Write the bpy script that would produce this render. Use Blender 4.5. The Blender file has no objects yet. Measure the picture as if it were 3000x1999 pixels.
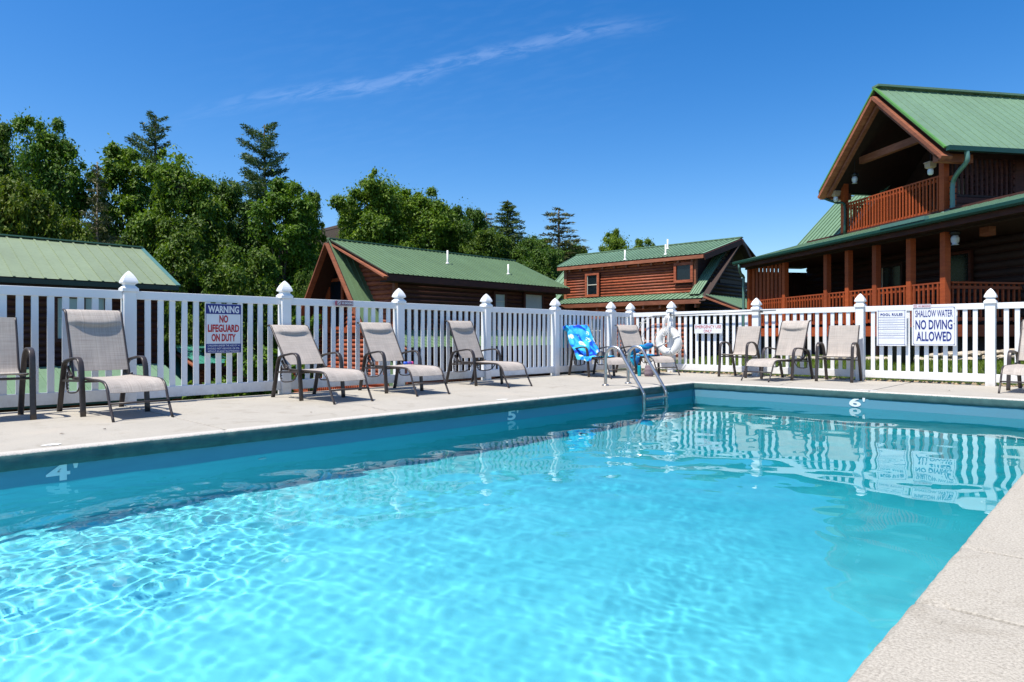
import bpy, math, random
import numpy as np
from mathutils import Vector, Matrix, noise as mnoise

S = bpy.context.scene
COL = S.collection
R = math.radians

# ------------------------------------------------------------------ camera
F, YAW, HOR, EYE = 1921.4, 0.7639, 983.65, 0.762
CA, SA = math.cos(YAW), math.sin(YAW)
cam = bpy.data.objects.new('camera', bpy.data.cameras.new('camera'))
COL.objects.link(cam); S.camera = cam
cam.location = (0, 0, EYE); cam.rotation_euler = (R(90), 0, YAW)
cam.data.sensor_width = 36; cam.data.lens = F/3000*36
cam.data.shift_y = -(999.5-HOR)/3000
cam.data.clip_end = 3000; cam.data.clip_start = .05

# ------------------------------------------------------------------ sky, sun, exposure
TOSUN = Vector((-.07, -.44, 1)).normalized()
SUN_EL = math.asin(TOSUN.z); SUN_ROT = math.atan2(TOSUN.x, TOSUN.y)
W = bpy.data.worlds.new("World"); S.world = W; W.use_nodes = True
wt = W.node_tree; wn = wt.nodes; wl = wt.links
sky = wn.new('ShaderNodeTexSky'); sky.sky_type = 'NISHITA'; sky.sun_disc = False
sky.sun_elevation = SUN_EL; sky.sun_rotation = SUN_ROT
sky.air_density = 1.0; sky.dust_density = 0.9; sky.ozone_density = 2.6; sky.altitude = 100
hsv = wn.new('ShaderNodeHueSaturation'); hsv.inputs['Saturation'].default_value = 1.43
hsv.inputs['Hue'].default_value = .506
wl.new(sky.outputs[0], hsv.inputs['Color'])
# a thin streak of cirrus that lies along a line across the sky, torn by noise
def dir_of(px, py):
    r = (px-1500)/F; u = -(py-HOR)/F
    return Vector((r*CA-SA, r*SA+CA, u)).normalized()
d1, d2 = dir_of(700, 318), dir_of(1840, 72)
nrm = d1.cross(d2).normalized(); mid = (d1+d2).normalized(); tang = nrm.cross(mid).normalized()
if tang.dot(d2-d1) < 0: tang = -tang
tc = wn.new('ShaderNodeTexCoord')
def vdot(v):
    n = wn.new('ShaderNodeVectorMath'); n.operation = 'DOT_PRODUCT'
    wl.new(tc.outputs['Generated'], n.inputs[0]); n.inputs[1].default_value = v; return n.outputs['Value']
def wmath(op, a, b=None, c=None):
    n = wn.new('ShaderNodeMath'); n.operation = op
    for i, q in enumerate((a, b, c)):
        if q is None: continue
        if isinstance(q, (int, float)): n.inputs[i].default_value = q
        else: wl.new(q, n.inputs[i])
    return n.outputs[0]
def wrange(v, a, b, c, d):
    n = wn.new('ShaderNodeMapRange'); n.interpolation_type = 'SMOOTHSTEP'
    wl.new(v, n.inputs[0])
    for i, q in enumerate((a, b, c, d)): n.inputs[i+1].default_value = q
    return n.outputs[0]
across, along = vdot(nrm), vdot(tang)
comb = wn.new('ShaderNodeCombineXYZ')
wl.new(wmath('MULTIPLY', along, 7), comb.inputs[0]); wl.new(wmath('MULTIPLY', across, 34), comb.inputs[1])
nz = wn.new('ShaderNodeTexNoise'); nz.inputs['Scale'].default_value = 3; nz.inputs['Detail'].default_value = 7
nz.inputs['Roughness'].default_value = .62; nz.inputs['Distortion'].default_value = .6
wl.new(comb.outputs[0], nz.inputs['Vector'])
nz2 = wn.new('ShaderNodeTexNoise'); nz2.inputs['Scale'].default_value = 3.2; nz2.inputs['Detail'].default_value = 3
wl.new(comb.outputs[0], nz2.inputs['Vector'])
nz3 = wn.new('ShaderNodeTexNoise'); nz3.inputs['Scale'].default_value = 3.5; nz3.inputs['Detail'].default_value = 5
wl.new(tc.outputs['Generated'], nz3.inputs['Vector'])
wob = wmath('MULTIPLY_ADD', wmath('SUBTRACT', nz3.outputs['Fac'], .5), .07, across)
dist = wmath('ABSOLUTE', wob)
core = wrange(dist, .000, .019, 1, 0)
ends = wmath('MULTIPLY', wrange(along, -.42, -.10, 0, 1), wrange(along, .18, .36, 1, 0))
fac = wmath('MULTIPLY', wmath('MULTIPLY', core, ends), wrange(nz.outputs['Fac'], .36, .66, .05, 1))
veil = wmath('MULTIPLY', wrange(dist, .0, .2, 1, 0), wmath('MULTIPLY', wrange(nz2.outputs['Fac'], .4, .7, 0, .10), ends))
fac = wmath('MAXIMUM', fac, veil)
cmix = wn.new('ShaderNodeMix'); cmix.data_type = 'RGBA'
wl.new(wmath('MULTIPLY', fac, .10), cmix.inputs['Factor'])
wl.new(hsv.outputs[0], cmix.inputs['A']); cmix.inputs['B'].default_value = (6.6, 7.4, 9.2, 1)
bg = wn['Background']; wl.new(cmix.outputs['Result'], bg.inputs[0]); bg.inputs[1].default_value = 0.135

sl = bpy.data.lights.new('sun', 'SUN'); sl.energy = 5.0; sl.angle = R(.5); sl.color = (1, .95, .86)
sl.cycles.is_caustics_light = True
so = bpy.data.objects.new('sun', sl); COL.objects.link(so)
so.rotation_euler = TOSUN.to_track_quat('Z', 'Y').to_euler()
S.view_settings.view_transform = 'Standard'; S.view_settings.look = 'None'
S.view_settings.exposure = 0.46; S.view_settings.gamma = 1
S.render.engine = 'CYCLES'
S.cycles.max_bounces = 8; S.cycles.transparent_max_bounces = 12; S.cycles.sample_clamp_indirect = 6
S.cycles.use_denoising = True

# ------------------------------------------------------------------ measuring helpers
def ray(px):
    t = (px-1500)/F
    return t*CA-SA, t*SA+CA
def on_x(px, py, X):           # the point of the plane x = X seen at a pixel of the photograph
    dx, dy = ray(px); s = X/dx
    return Vector((X, s*dy, EYE-(py-HOR)/F*s))
def on_y(px, py, Y):
    dx, dy = ray(px); s = Y/dy
    return Vector((s*dx, Y, EYE-(py-HOR)/F*s))
def at(px, py, d):
    dx, dy = ray(px)
    return Vector((d*dx, d*dy, EYE-(py-HOR)/F*d))
def smooth(a, b, x):
    t = np.clip((x-a)/(b-a), 0, 1); return t*t*(3-2*t)

# ------------------------------------------------------------------ object helpers
def tag(o, label=None, cat=None, group=None, kind=None):
    if label: o['label'] = label
    if cat: o['category'] = cat
    if group: o['group'] = group
    if kind: o['kind'] = kind
    return o
def empty(name, loc=(0, 0, 0), rz=0, label=None, cat=None, group=None, rot=None):
    o = bpy.data.objects.new(name, None); COL.objects.link(o); o.location = loc
    o.rotation_euler = rot if rot else (0, 0, rz); o.empty_display_size = .1
    return tag(o, label, cat, group)
class MB:
    def __init__(s): s.v = []; s.f = []; s.sm = []; s.mi = []
    def add(s, v, f, smooth=False, mi=0):
        b = len(s.v); s.v += [tuple(q) for q in v]
        s.f += [tuple(b+i for i in q) for q in f]; s.sm += [smooth]*len(f); s.mi += [mi]*len(f); return s
    def box(s, a, b, mi=0):
        x0, y0, z0 = (min(a[i], b[i]) for i in range(3)); x1, y1, z1 = (max(a[i], b[i]) for i in range(3))
        return s.add([(x0,y0,z0),(x1,y0,z0),(x1,y1,z0),(x0,y1,z0),(x0,y0,z1),(x1,y0,z1),(x1,y1,z1),(x0,y1,z1)],
            [(3,2,1,0),(4,5,6,7),(0,1,5,4),(1,2,6,5),(2,3,7,6),(3,0,4,7)], mi=mi)
    def hexa(s, p, mi=0):      # 8 corners, bottom 4 then top 4
        return s.add(p, [(3,2,1,0),(4,5,6,7),(0,1,5,4),(1,2,6,5),(2,3,7,6),(3,0,4,7)], mi=mi)
    def slab(s, q, n, t, mi=0):  # quad q thickened by t against the normal direction n
        n = Vector(n).normalized()*t
        return s.hexa([Vector(p)-n for p in q]+[Vector(p) for p in q], mi)
    def beam(s, a, b, w, h, up=(0, 0, 1), mi=0):
        a, b = Vector(a), Vector(b); d = (b-a).normalized(); side = d.cross(Vector(up)).normalized()*w/2
        u = side.cross(d).normalized()*h/2
        return s.hexa([a-side-u, a+side-u, b+side-u, b-side-u, a-side+u, a+side+u, b+side+u, b-side+u], mi)
    def sweep(s, path, sec, up=(0, 1, 0), smooth=True, cap=True, mi=0):
        P = [Vector(p) for p in path]; n = len(sec); V = []; up = Vector(up)
        for i, p in enumerate(P):
            d = (P[min(i+1, len(P)-1)]-P[max(i-1, 0)]).normalized()
            a = d.cross(up)
            if a.length < 1e-3: a = d.cross(Vector((1, .01, 0)))
            a.normalize(); b = a.cross(d).normalized()
            V += [p+a*q[0]+b*q[1] for q in sec]
        Fc = [(i*n+j, i*n+(j+1) % n, (i+1)*n+(j+1) % n, (i+1)*n+j) for i in range(len(P)-1) for j in range(n)]
        if cap: Fc += [tuple(range(n-1, -1, -1)), tuple((len(P)-1)*n+j for j in range(n))]
        return s.add(V, Fc, smooth, mi)
    def tube(s, path, r, n=8, up=(0, 1, 0), mi=0):
        return s.sweep(path, [(r*math.cos(2*math.pi*i/n), r*math.sin(2*math.pi*i/n)) for i in range(n)], up, mi=mi)
    def lathe(s, prof, c=(0, 0, 0), n=16, square=False, mi=0):
        V = []; k = 4 if square else n
        for r, z in prof:
            for i in range(k):
                a = 2*math.pi*(i+(.5 if square else 0))/k; rr = r*(math.sqrt(2) if square else 1)
                V.append((c[0]+rr*math.cos(a), c[1]+rr*math.sin(a), c[2]+z))
        Fc = [(i*k+j, i*k+(j+1) % k, (i+1)*k+(j+1) % k, (i+1)*k+j) for i in range(len(prof)-1) for j in range(k)]
        Fc += [tuple(range(k-1, -1, -1)), tuple((len(prof)-1)*k+j for j in range(k))]
        return s.add(V, Fc, not square, mi)
    def mesh(s, name, mats):
        me = bpy.data.meshes.new(name); me.from_pydata(s.v, [], s.f)
        for m in (mats if isinstance(mats, (list, tuple)) else [mats]): me.materials.append(m)
        me.polygons.foreach_set('use_smooth', s.sm); me.polygons.foreach_set('material_index', s.mi)
        me.update(); return me
    def build(s, name, mats, parent=None, loc=None, bevel=0):
        return link(name, s.mesh(name, mats), parent, loc, bevel)
def link(name, me, parent=None, loc=None, bevel=0):
    o = bpy.data.objects.new(name, me); COL.objects.link(o)
    if parent is not None: o.parent = parent
    if loc is not None: o.location = loc
    if bevel:
        m = o.modifiers.new('bevel', 'BEVEL'); m.width = bevel; m.segments = 2; m.limit_method = 'ANGLE'; m.angle_limit = R(40)
    return o
def np_mesh(name, V, Q, mat, smooth=False):
    me = bpy.data.meshes.new(name); n = len(V); k = Q.shape[1]; m = len(Q)
    me.vertices.add(n); me.vertices.foreach_set('co', V.astype(np.float32).ravel())
    me.loops.add(m*k); me.loops.foreach_set('vertex_index', Q.astype(np.int32).ravel())
    me.polygons.add(m); me.polygons.foreach_set('loop_start', np.arange(0, m*k, k, dtype=np.int32))
    me.polygons.foreach_set('loop_total', np.full(m, k, dtype=np.int32))
    me.polygons.foreach_set('use_smooth', np.full(m, smooth)); me.materials.append(mat)
    me.update(calc_edges=True); return me
def copy_tree(o, parent=None):
    c = o.copy(); COL.objects.link(c); c.parent = parent
    for ch in list(o.children): copy_tree(ch, c)
    return c
def arc(c, r, a0, a1, n=6, ax='xz'):
    out = []
    for i in range(n+1):
        a = R(a0+(a1-a0)*i/n); p, q = c[0]+r*math.cos(a), c[1]+r*math.sin(a)
        out.append((p, q))
    return out

# ------------------------------------------------------------------ materials
def newmat(name):
    m = bpy.data.materials.new(name); m.use_nodes = True; t = m.node_tree
    return m, t, t.nodes['Principled BSDF']
def N(t, typ, **k):
    n = t.nodes.new(typ)
    for a, v in k.items():
        if a in ('inp',):
            for kk, vv in v.items(): n.inputs[kk].default_value = vv
        else: setattr(n, a, v)
    return n
def ramp(t, fac, stops):
    n = t.nodes.new('ShaderNodeValToRGB'); t.links.new(fac, n.inputs[0])
    e = n.color_ramp.elements
    while len(e) < len(stops): e.new(.5)
    for i, (p, c) in enumerate(stops):
        e[i].position = p; e[i].color = (c if len(c) == 4 else (*c, 1)) if hasattr(c, '__len__') else (c, c, c, 1)
    return n.outputs[0]
def coords(t, sc=(1, 1, 1), obj=True):
    c = N(t, 'ShaderNodeTexCoord'); m = N(t, 'ShaderNodeMapping'); m.inputs['Scale'].default_value = sc
    t.links.new(c.outputs['Object'] if obj else c.outputs['Generated'], m.inputs[0]); return m.outputs[0]
def noise(t, vec, scale, det=4, rough=.55, dist=0):
    n = N(t, 'ShaderNodeTexNoise'); n.inputs['Scale'].default_value = scale; n.inputs['Detail'].default_value = det
    n.inputs['Roughness'].default_value = rough; n.inputs['Distortion'].default_value = dist
    if vec is not None: t.links.new(vec, n.inputs['Vector'])
    return n.outputs['Fac']
def bump(t, b, h, strength=.3, dist=.01):
    n = N(t, 'ShaderNodeBump'); n.inputs['Strength'].default_value = strength; n.inputs['Distance'].default_value = dist
    t.links.new(h, n.inputs['Height']); t.links.new(n.outputs[0], b.inputs['Normal'])
def mixc(t, fac, a, b, mode='MIX'):
    n = N(t, 'ShaderNodeMix', data_type='RGBA', blend_type=mode)
    for k, q in (('Factor', fac), ('A', a), ('B', b)):
        if isinstance(q, (int, float)): n.inputs[k].default_value = q
        elif isinstance(q, tuple): n.inputs[k].default_value = (*q, 1)[:4]
        else: t.links.new(q, n.inputs[k])
    return n.outputs['Result']
def simple(name, col, rough=.6, metal=0, var=.12, vs=8, bs=0, bscale=40, sc=(1, 1, 1), spec=.5, rnd=0):
    m, t, b = newmat(name)
    v = coords(t, sc); f = noise(t, v, vs, 5)
    lo = tuple(c*(1-var) for c in col); hi = tuple(min(1, c*(1+var)) for c in col)
    c = ramp(t, f, [(.3, lo), (.7, hi)])
    if rnd:
        oi = N(t, 'ShaderNodeObjectInfo'); rr = ramp(t, oi.outputs['Random'], [(0, (1-rnd,)*3), (1, (1+rnd,)*3)])
        c = mixc(t, 1.0, c, rr, 'MULTIPLY')
    t.links.new(c, b.inputs['Base Color']); b.inputs['Roughness'].default_value = rough; b.inputs['Metallic'].default_value = metal
    b.inputs['Specular IOR Level'].default_value = spec
    if bs: bump(t, b, noise(t, v, bscale, 4), bs, .004)
    return m
def concrete(name, base, grain=1.0, warm=(.46, .40, .33)):
    m, t, b = newmat(name); v = coords(t)
    big = noise(t, v, 1.1, 7, .66); fine = noise(t, v, 130, 3, .7); med = noise(t, v, 24, 5, .6)
    c = ramp(t, big, [(.3, tuple(q*.90 for q in base)), (.55, base), (.75, warm)])
    sp = ramp(t, fine, [(.33, (1-.30*grain,)*3), (.55, (1, 1, 1)), (.72, (1+.16*grain,)*3)])
    c = mixc(t, 1.0, c, sp, 'MULTIPLY')
    st = mixc(t, 1.0, ramp(t, med, [(.28, (.84, .83, .81)), (.42, (1, 1, 1))]), ramp(t, noise(t, v, 3.3, 6, .7, .6), [(.34, (.86, .85, .83)), (.46, (1, 1, 1))]), 'MULTIPLY')
    c = mixc(t, 1.0, c, st, 'MULTIPLY')
    t.links.new(c, b.inputs['Base Color']); b.inputs['Roughness'].default_value = .9; b.inputs['Specular IOR Level'].default_value = .25
    bump(t, b, fine, .35*grain, .004); return m
M = {}
M['deck'] = concrete('deck_concrete', (.395, .365, .312), .7, (.43, .385, .32))  # buff concrete in its own colour
M['near'] = concrete('exposed_concrete', (.415, .378, .315), 1.25, (.45, .41, .345))
M['base'] = simple('slab_base', (.06, .055, .05), .95)
# coping lip: raw gritty concrete on top, teal paint on the face with a ragged upper edge
m, t, b = newmat('painted_coping'); v = coords(t)
g = N(t, 'ShaderNodeSeparateXYZ'); t.links.new(v, g.inputs[0])
nn = noise(t, v, 60, 4, .7); ff = noise(t, v, 160, 3, .7)
h = N(t, 'ShaderNodeMath', operation='MULTIPLY_ADD'); t.links.new(nn, h.inputs[0]); h.inputs[1].default_value = .020; t.links.new(g.outputs['Z'], h.inputs[2])
mask = ramp(t, h.outputs[0], [(0, 0), (1, 1)])
mr = N(t, 'ShaderNodeMapRange'); t.links.new(h.outputs[0], mr.inputs[0]); mr.inputs[1].default_value = -.006; mr.inputs[2].default_value = .0
raw = ramp(t, ff, [(.3, (.30, .27, .23)), (.6, (.60, .56, .50))])
pnt = ramp(t, noise(t, v, 9, 5, .6), [(.3, (.035, .092, .090)), (.7, (.060, .140, .132))])
t.links.new(mixc(t, mr.outputs[0], pnt, raw), b.inputs['Base Color']); b.inputs['Roughness'].default_value = .85
bump(t, b, ff, .7, .006); M['coping'] = m
# pool plaster, pale aqua, absorption and shade put into its colour, grey stain near the water line
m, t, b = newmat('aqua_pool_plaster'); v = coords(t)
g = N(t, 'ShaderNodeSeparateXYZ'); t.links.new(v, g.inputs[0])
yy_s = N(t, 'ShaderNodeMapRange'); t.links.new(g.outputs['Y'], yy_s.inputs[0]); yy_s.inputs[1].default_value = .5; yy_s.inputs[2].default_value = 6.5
c = mixc(t, yy_s.outputs[0], ramp(t, noise(t, v, 1.3, 5), [(.3, (.20, .66, .73)), (.7, (.25, .72, .78))]), ramp(t, noise(t, v, 1.3, 5), [(.3, (.004, .36, .42)), (.7, (.010, .40, .46))]))  # deep end coloured darker teal to stand in for light absorbed by water
sz = N(t, 'ShaderNodeMapRange'); t.links.new(g.outputs['Z'], sz.inputs[0]); sz.inputs[1].default_value = -.31; sz.inputs[2].default_value = -.22
stn = noise(t, coords(t, (1, 1, 5)), 3.2, 6, .65)
sm_ = N(t, 'ShaderNodeMath', operation='MULTIPLY'); t.links.new(sz.outputs[0], sm_.inputs[0])
t.links.new(ramp(t, stn, [(.3, .75), (.62, .05)]), sm_.inputs[1])
c = mixc(t, sm_.outputs[0], c, (.06, .16, .22))
bandf = N(t, 'ShaderNodeMapRange'); t.links.new(g.outputs['Z'], bandf.inputs[0]); bandf.inputs[1].default_value = -.26; bandf.inputs[2].default_value = -.23
c = mixc(t, bandf.outputs[0], c, mixc(t, .93, c, (.10, .26, .34)))  # band above the water darkened to carry the left wall's shade
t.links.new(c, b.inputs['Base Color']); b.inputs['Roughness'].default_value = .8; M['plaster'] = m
# water: clear glass sheet, faint teal absorption put in as its colour
m = bpy.data.materials.new('pool_water'); m.use_nodes = True; t = m.node_tree; t.nodes.clear()
gl = N(t, 'ShaderNodeBsdfGlass'); gl.inputs['IOR'].default_value = 1.333; gl.inputs['Roughness'].default_value = 0
gl.inputs['Color'].default_value = (.86, .985, 1, 1)
o_ = N(t, 'ShaderNodeOutputMaterial'); t.links.new(gl.outputs[0], o_.inputs[0]); M['water'] = m

m, t, b = newmat('white_vinyl'); geo = N(t, 'ShaderNodeNewGeometry'); g = N(t, 'ShaderNodeSeparateXYZ'); t.links.new(geo.outputs['Position'], g.inputs[0])
gr = N(t, 'ShaderNodeMapRange'); t.links.new(g.outputs['Z'], gr.inputs[0]); gr.inputs[1].default_value = .22; gr.inputs[2].default_value = .0
gm = N(t, 'ShaderNodeMath', operation='MULTIPLY'); t.links.new(gr.outputs[0], gm.inputs[0]); t.links.new(ramp(t, noise(t, geo.outputs['Position'], 9, 5, .7), [(.35, .05), (.75, .8)]), gm.inputs[1])
oi = N(t, 'ShaderNodeObjectInfo'); c = mixc(t, 1.0, ramp(t, noise(t, geo.outputs['Position'], 2.5, 5), [(.3, (.79, .79, .785)), (.7, (.83, .83, .83))]), ramp(t, oi.outputs['Random'], [(0, (.965,)*3), (1, (1,)*3)]), 'MULTIPLY')
t.links.new(mixc(t, gm.outputs[0], c, (.42, .38, .31)), b.inputs['Base Color']); b.inputs['Roughness'].default_value = .40; M['vinyl'] = m
M['frame'] = simple('bronze_powdercoat', (.050, .040, .036), .38, metal=.15, var=.2, vs=30)
M['frame_alias'] = M['frame']  # same bronze powdercoat, no separate tone
m, t, b = newmat('sling_mesh_fabric'); v = coords(t, (1, 1, 1))
a1 = noise(t, coords(t, (1, 260, 1)), 1.5, 2, .5); a2 = noise(t, coords(t, (260, 2, 260)), 1.5, 2, .5); a3 = noise(t, v, 5, 4)
c = mixc(t, .5, ramp(t, a1, [(.35, (.25, .22, .205)), (.65, (.50, .46, .43))]), ramp(t, a2, [(.35, (.26, .23, .21)), (.65, (.48, .44, .41))]))
c = mixc(t, 1.0, c, ramp(t, a3, [(.3, (.93, .91, .86)), (.7, (1.13, 1.08, 1.0))]), 'MULTIPLY')
t.links.new(c, b.inputs['Base Color']); b.inputs['Roughness'].default_value = .75
bump(t, b, mixc(t, .5, a1, a2), .25, .002); M['sling'] = m
m, t, b = newmat('brushed_stainless'); b.inputs['Metallic'].default_value = 1; b.inputs['Base Color'].default_value = (.50, .50, .49, 1)
v = coords(t); g = N(t, 'ShaderNodeSeparateXYZ'); t.links.new(v, g.inputs[0])
rs = N(t, 'ShaderNodeMapRange'); t.links.new(g.outputs['Z'], rs.inputs[0]); rs.inputs[1].default_value = .42; rs.inputs[2].default_value = .0
rm = N(t, 'ShaderNodeMath', operation='MULTIPLY'); t.links.new(rs.outputs[0], rm.inputs[0]); t.links.new(ramp(t, noise(t, v, 22, 4), [(.4, 0), (.8, .8)]), rm.inputs[1])
t.links.new(mixc(t, rm.outputs[0], (.50, .50, .49), (.30, .21, .12)), b.inputs['Base Color'])
b.inputs['Roughness'].default_value = .36; M['steel'] = m
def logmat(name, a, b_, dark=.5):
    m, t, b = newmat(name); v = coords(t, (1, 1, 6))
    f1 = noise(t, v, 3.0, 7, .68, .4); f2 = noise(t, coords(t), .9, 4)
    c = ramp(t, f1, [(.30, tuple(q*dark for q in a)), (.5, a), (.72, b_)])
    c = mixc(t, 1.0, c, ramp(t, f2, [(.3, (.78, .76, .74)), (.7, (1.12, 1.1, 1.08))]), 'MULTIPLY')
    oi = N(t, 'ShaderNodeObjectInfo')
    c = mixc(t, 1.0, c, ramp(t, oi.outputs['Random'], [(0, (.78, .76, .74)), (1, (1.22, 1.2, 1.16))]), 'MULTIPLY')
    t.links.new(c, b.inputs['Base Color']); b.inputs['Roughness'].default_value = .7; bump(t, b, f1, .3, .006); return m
M['log'] = logmat('stained_log', (.33, .076, .030), (.47, .150, .062))
M['log_shade'] = logmat('shaded_red_log', (.062, .014, .007), (.10, .028, .014))  # shaded copy of the log stain, the shade is put into its colour
M['trim'] = logmat('brown_fascia', (.29, .095, .046), (.38, .150, .08), .7)
M['orange'] = logmat('orange_stained_post', (.36, .066, .012), (.44, .095, .018), .85)
M['wood_shade'] = simple('shade_dark_timber', (.024, .008, .005), .7, var=.3)  # near-black colour makes porch interiors and soffits read as deep shade
def roofmat(name, col, vary=.06, edge=None):
    m, t, b = newmat(name); v = coords(t)
    c = ramp(t, noise(t, v, .8, 5), [(.3, tuple(q*(1-vary) for q in col)), (.7, tuple(q*(1+vary) for q in col))])
    st = noise(t, coords(t, (1, 1, 1)), 7, 6, .7)
    c = mixc(t, 1.0, c, ramp(t, st, [(.3, (.88, .88, .86)), (.5, (1, 1, 1)), (.8, (1.08, 1.08, 1.06))]), 'MULTIPLY')
    oi = N(t, 'ShaderNodeObjectInfo')
    c = mixc(t, 1.0, c, ramp(t, oi.outputs['Random'], [(0, (.95,)*3), (1, (1.05,)*3)]), 'MULTIPLY')
    t.links.new(c, b.inputs['Base Color']); b.inputs['Roughness'].default_value = .5; b.inputs['Specular IOR Level'].default_value = .4; return m
M['roof'] = roofmat('green_metal_roof', (.148, .245, .150))
M['roof_moss'] = roofmat('moss_green_metal_roof', (.118, .190, .098))
M['roof_teal'] = roofmat('teal_metal_roof', (.045, .215, .16))
M['roof_sage'] = roofmat('sage_metal_roof', (.205, .255, .15))
M['gutter'] = simple('dark_green_gutter', (.010, .052, .036), .35, var=.1)
M['eave_green'] = simple('black_green_gutter', (.010, .030, .022), .4, var=.1)
M['downspout'] = simple('sea_green_downspout', (.09, .195, .16), .35, var=.06)
M['white_pipe'] = simple('white_pvc', (.75, .74, .70), .5, var=.05)
M['glass'] = simple('dark_window_glass', (.008, .014, .018), .10, var=.3, spec=.35)
M['blind'] = simple('white_blind', (.42, .48, .47), .35, var=.08, vs=3)
M['cream'] = simple('cream_vinyl_frame', (.62, .58, .47), .5, var=.05)
M['stone'] = simple('fieldstone', (.42, .36, .27), .9, var=.35, vs=5, bs=.5, bscale=18, rnd=.2)
M['mortar'] = simple('mortar', (.30, .26, .20), .95, var=.2)
M['black'] = simple('charcoal_metal', (.012, .013, .016), .45, var=.2)
M['bark'] = simple('tree_bark', (.075, .058, .045), .95, var=.35, vs=10, sc=(1, 1, .2), bs=.5)
M['paleb'] = simple('pale_bark', (.24, .20, .155), .95, var=.3, vs=10, sc=(1, 1, .2))
M['shingle'] = simple('brown_shingles', (.17, .13, .115), .9, var=.2, vs=20)
M['tan'] = simple('tan_siding', (.13, .10, .08), .8)
def leafmat(name, a, b_, tr=.3, blue=0):
    m = bpy.data.materials.new(name); m.use_nodes = True; t = m.node_tree; t.nodes.clear()
    geo = N(t, 'ShaderNodeNewGeometry'); v = coords(t)
    c = ramp(t, geo.outputs['Random Per Island'], [(0, tuple(q*.7 for q in a)), (.5, a), (1, b_)])
    c = mixc(t, 1.0, c, ramp(t, noise(t, v, .45, 3), [(.3, (.80, .84, .8)), (.7, (1.2, 1.14, 1.0))]), 'MULTIPLY')
    oi = N(t, 'ShaderNodeObjectInfo')
    c = mixc(t, 1.0, c, ramp(t, oi.outputs['Random'], [(0, (.82, .90, .85)), (1, (1.22, 1.1, .95))]), 'MULTIPLY')
    d = N(t, 'ShaderNodeBsdfPrincipled'); t.links.new(c, d.inputs['Base Color']); d.inputs['Roughness'].default_value = .5
    d.inputs['Specular IOR Level'].default_value = .22
    tl = N(t, 'ShaderNodeBsdfTranslucent'); c2 = mixc(t, 1.0, c, (1.25, 1.35, .55), 'MULTIPLY'); t.links.new(c2, tl.inputs[0])
    mx = N(t, 'ShaderNodeMixShader'); mx.inputs[0].default_value = tr
    t.links.new(d.outputs[0], mx.inputs[1]); t.links.new(tl.outputs[0], mx.inputs[2])
    o = N(t, 'ShaderNodeOutputMaterial'); t.links.new(mx.outputs[0], o.inputs[0]); return m
M['leaf'] = leafmat('green_leaves', (.088, .172, .018), (.195, .290, .032), .34)
M['leaf2'] = leafmat('deep_green_leaves', (.056, .120, .016), (.135, .21, .028), .32)
M['leaf3'] = leafmat('yellow_green_leaves', (.070, .125, .012), (.15, .20, .022), .32)
M['needle'] = leafmat('pine_needles', (.065, .115, .045), (.14, .20, .085), .2)
M['needle_grey'] = leafmat('grey_hemlock_needles', (.085, .095, .040), (.16, .165, .075), .14)
M['grass'] = leafmat('lawn_grass', (.10, .17, .022), (.20, .28, .045), .3)
m, t, b = newmat('hillside_ground'); v = coords(t)
c = ramp(t, noise(t, v, .25, 6), [(.3, (.030, .045, .014)), (.55, (.055, .075, .022)), (.75, (.10, .085, .05))])
c = mixc(t, 1.0, c, ramp(t, noise(t, v, 14, 4), [(.3, (.7,)*3), (.7, (1.3,)*3)]), 'MULTIPLY')
t.links.new(c, b.inputs['Base Color']); b.inputs['Roughness'].default_value = .95; bump(t, b, noise(t, v, 20, 4), .6, .05); M['ground'] = m
M['gravel'] = simple('tan_gravel', (.36, .27, .17), .95, var=.4, vs=25, rnd=.3)

# ------------------------------------------------------------------ ground
PXL, PYF, PXR, PYN, WZ = -5.277, 9.827, -.48, -5.0, -.232     # pool edges, water level
FXL, FYF = -8.014, 12.124                                      # fence faces
def hill(X, Y):
    X = np.asarray(X, float); Y = np.asarray(Y, float)
    drop = (4.1-2.5*smooth(13, 25, Y))*smooth(-8.7, -19, X)
    drop = drop + .9*smooth(20, 40, Y)*(1-smooth(-14, -6, X))*smooth(13, 22, Y)*0
    z = -.10-drop+.28*smooth(12.4, 15.5, Y)*smooth(-13, -7, X)
    z = z+.35*smooth(5, 12, X)*smooth(13, 20, Y)
    dist = np.hypot(X, Y); back = smooth(.2, -.1, (X*CA+Y*SA)/np.maximum(dist, 1))  # rises to the left and behind
    z = z+back*7.0*smooth(38, 80, dist)+1.5*smooth(45, 90, dist)
    z = z+.25*np.sin(X*.31+1)*np.cos(Y*.27)*smooth(14, 30, dist)
    z = np.where((X > -8.22) & (Y < 12.42) & (X < 12.5) & (Y > -9.5), -2.6, z)
    return z
xs = np.unique(np.concatenate([np.linspace(-900, -120, 14), np.linspace(-120, -30, 46), np.linspace(-30, 30, 121), [-8.24, -8.2, 12.45, 12.55], np.linspace(30, 120, 24), np.linspace(120, 900, 10)]))
ys = np.unique(np.concatenate([np.linspace(-500, -30, 10), np.linspace(-30, 45, 151), [12.40, 12.44, -9.55, -9.45], np.linspace(45, 130, 40), np.linspace(130, 1200, 14)]))
GX, GY = np.meshgrid(xs, ys); GZ = hill(GX, GY)
V = np.stack([GX, GY, GZ], -1).reshape(-1, 3); nx, ny = len(xs), len(ys)
I, J = np.meshgrid(np.arange(nx-1), np.arange(ny-1)); A = (J*nx+I).ravel()
Q = np.stack([A, A+1, A+nx+1, A+nx], -1)
tag(link('ground', np_mesh('ground', V, Q, M['ground'], True)), kind='structure')

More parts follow.
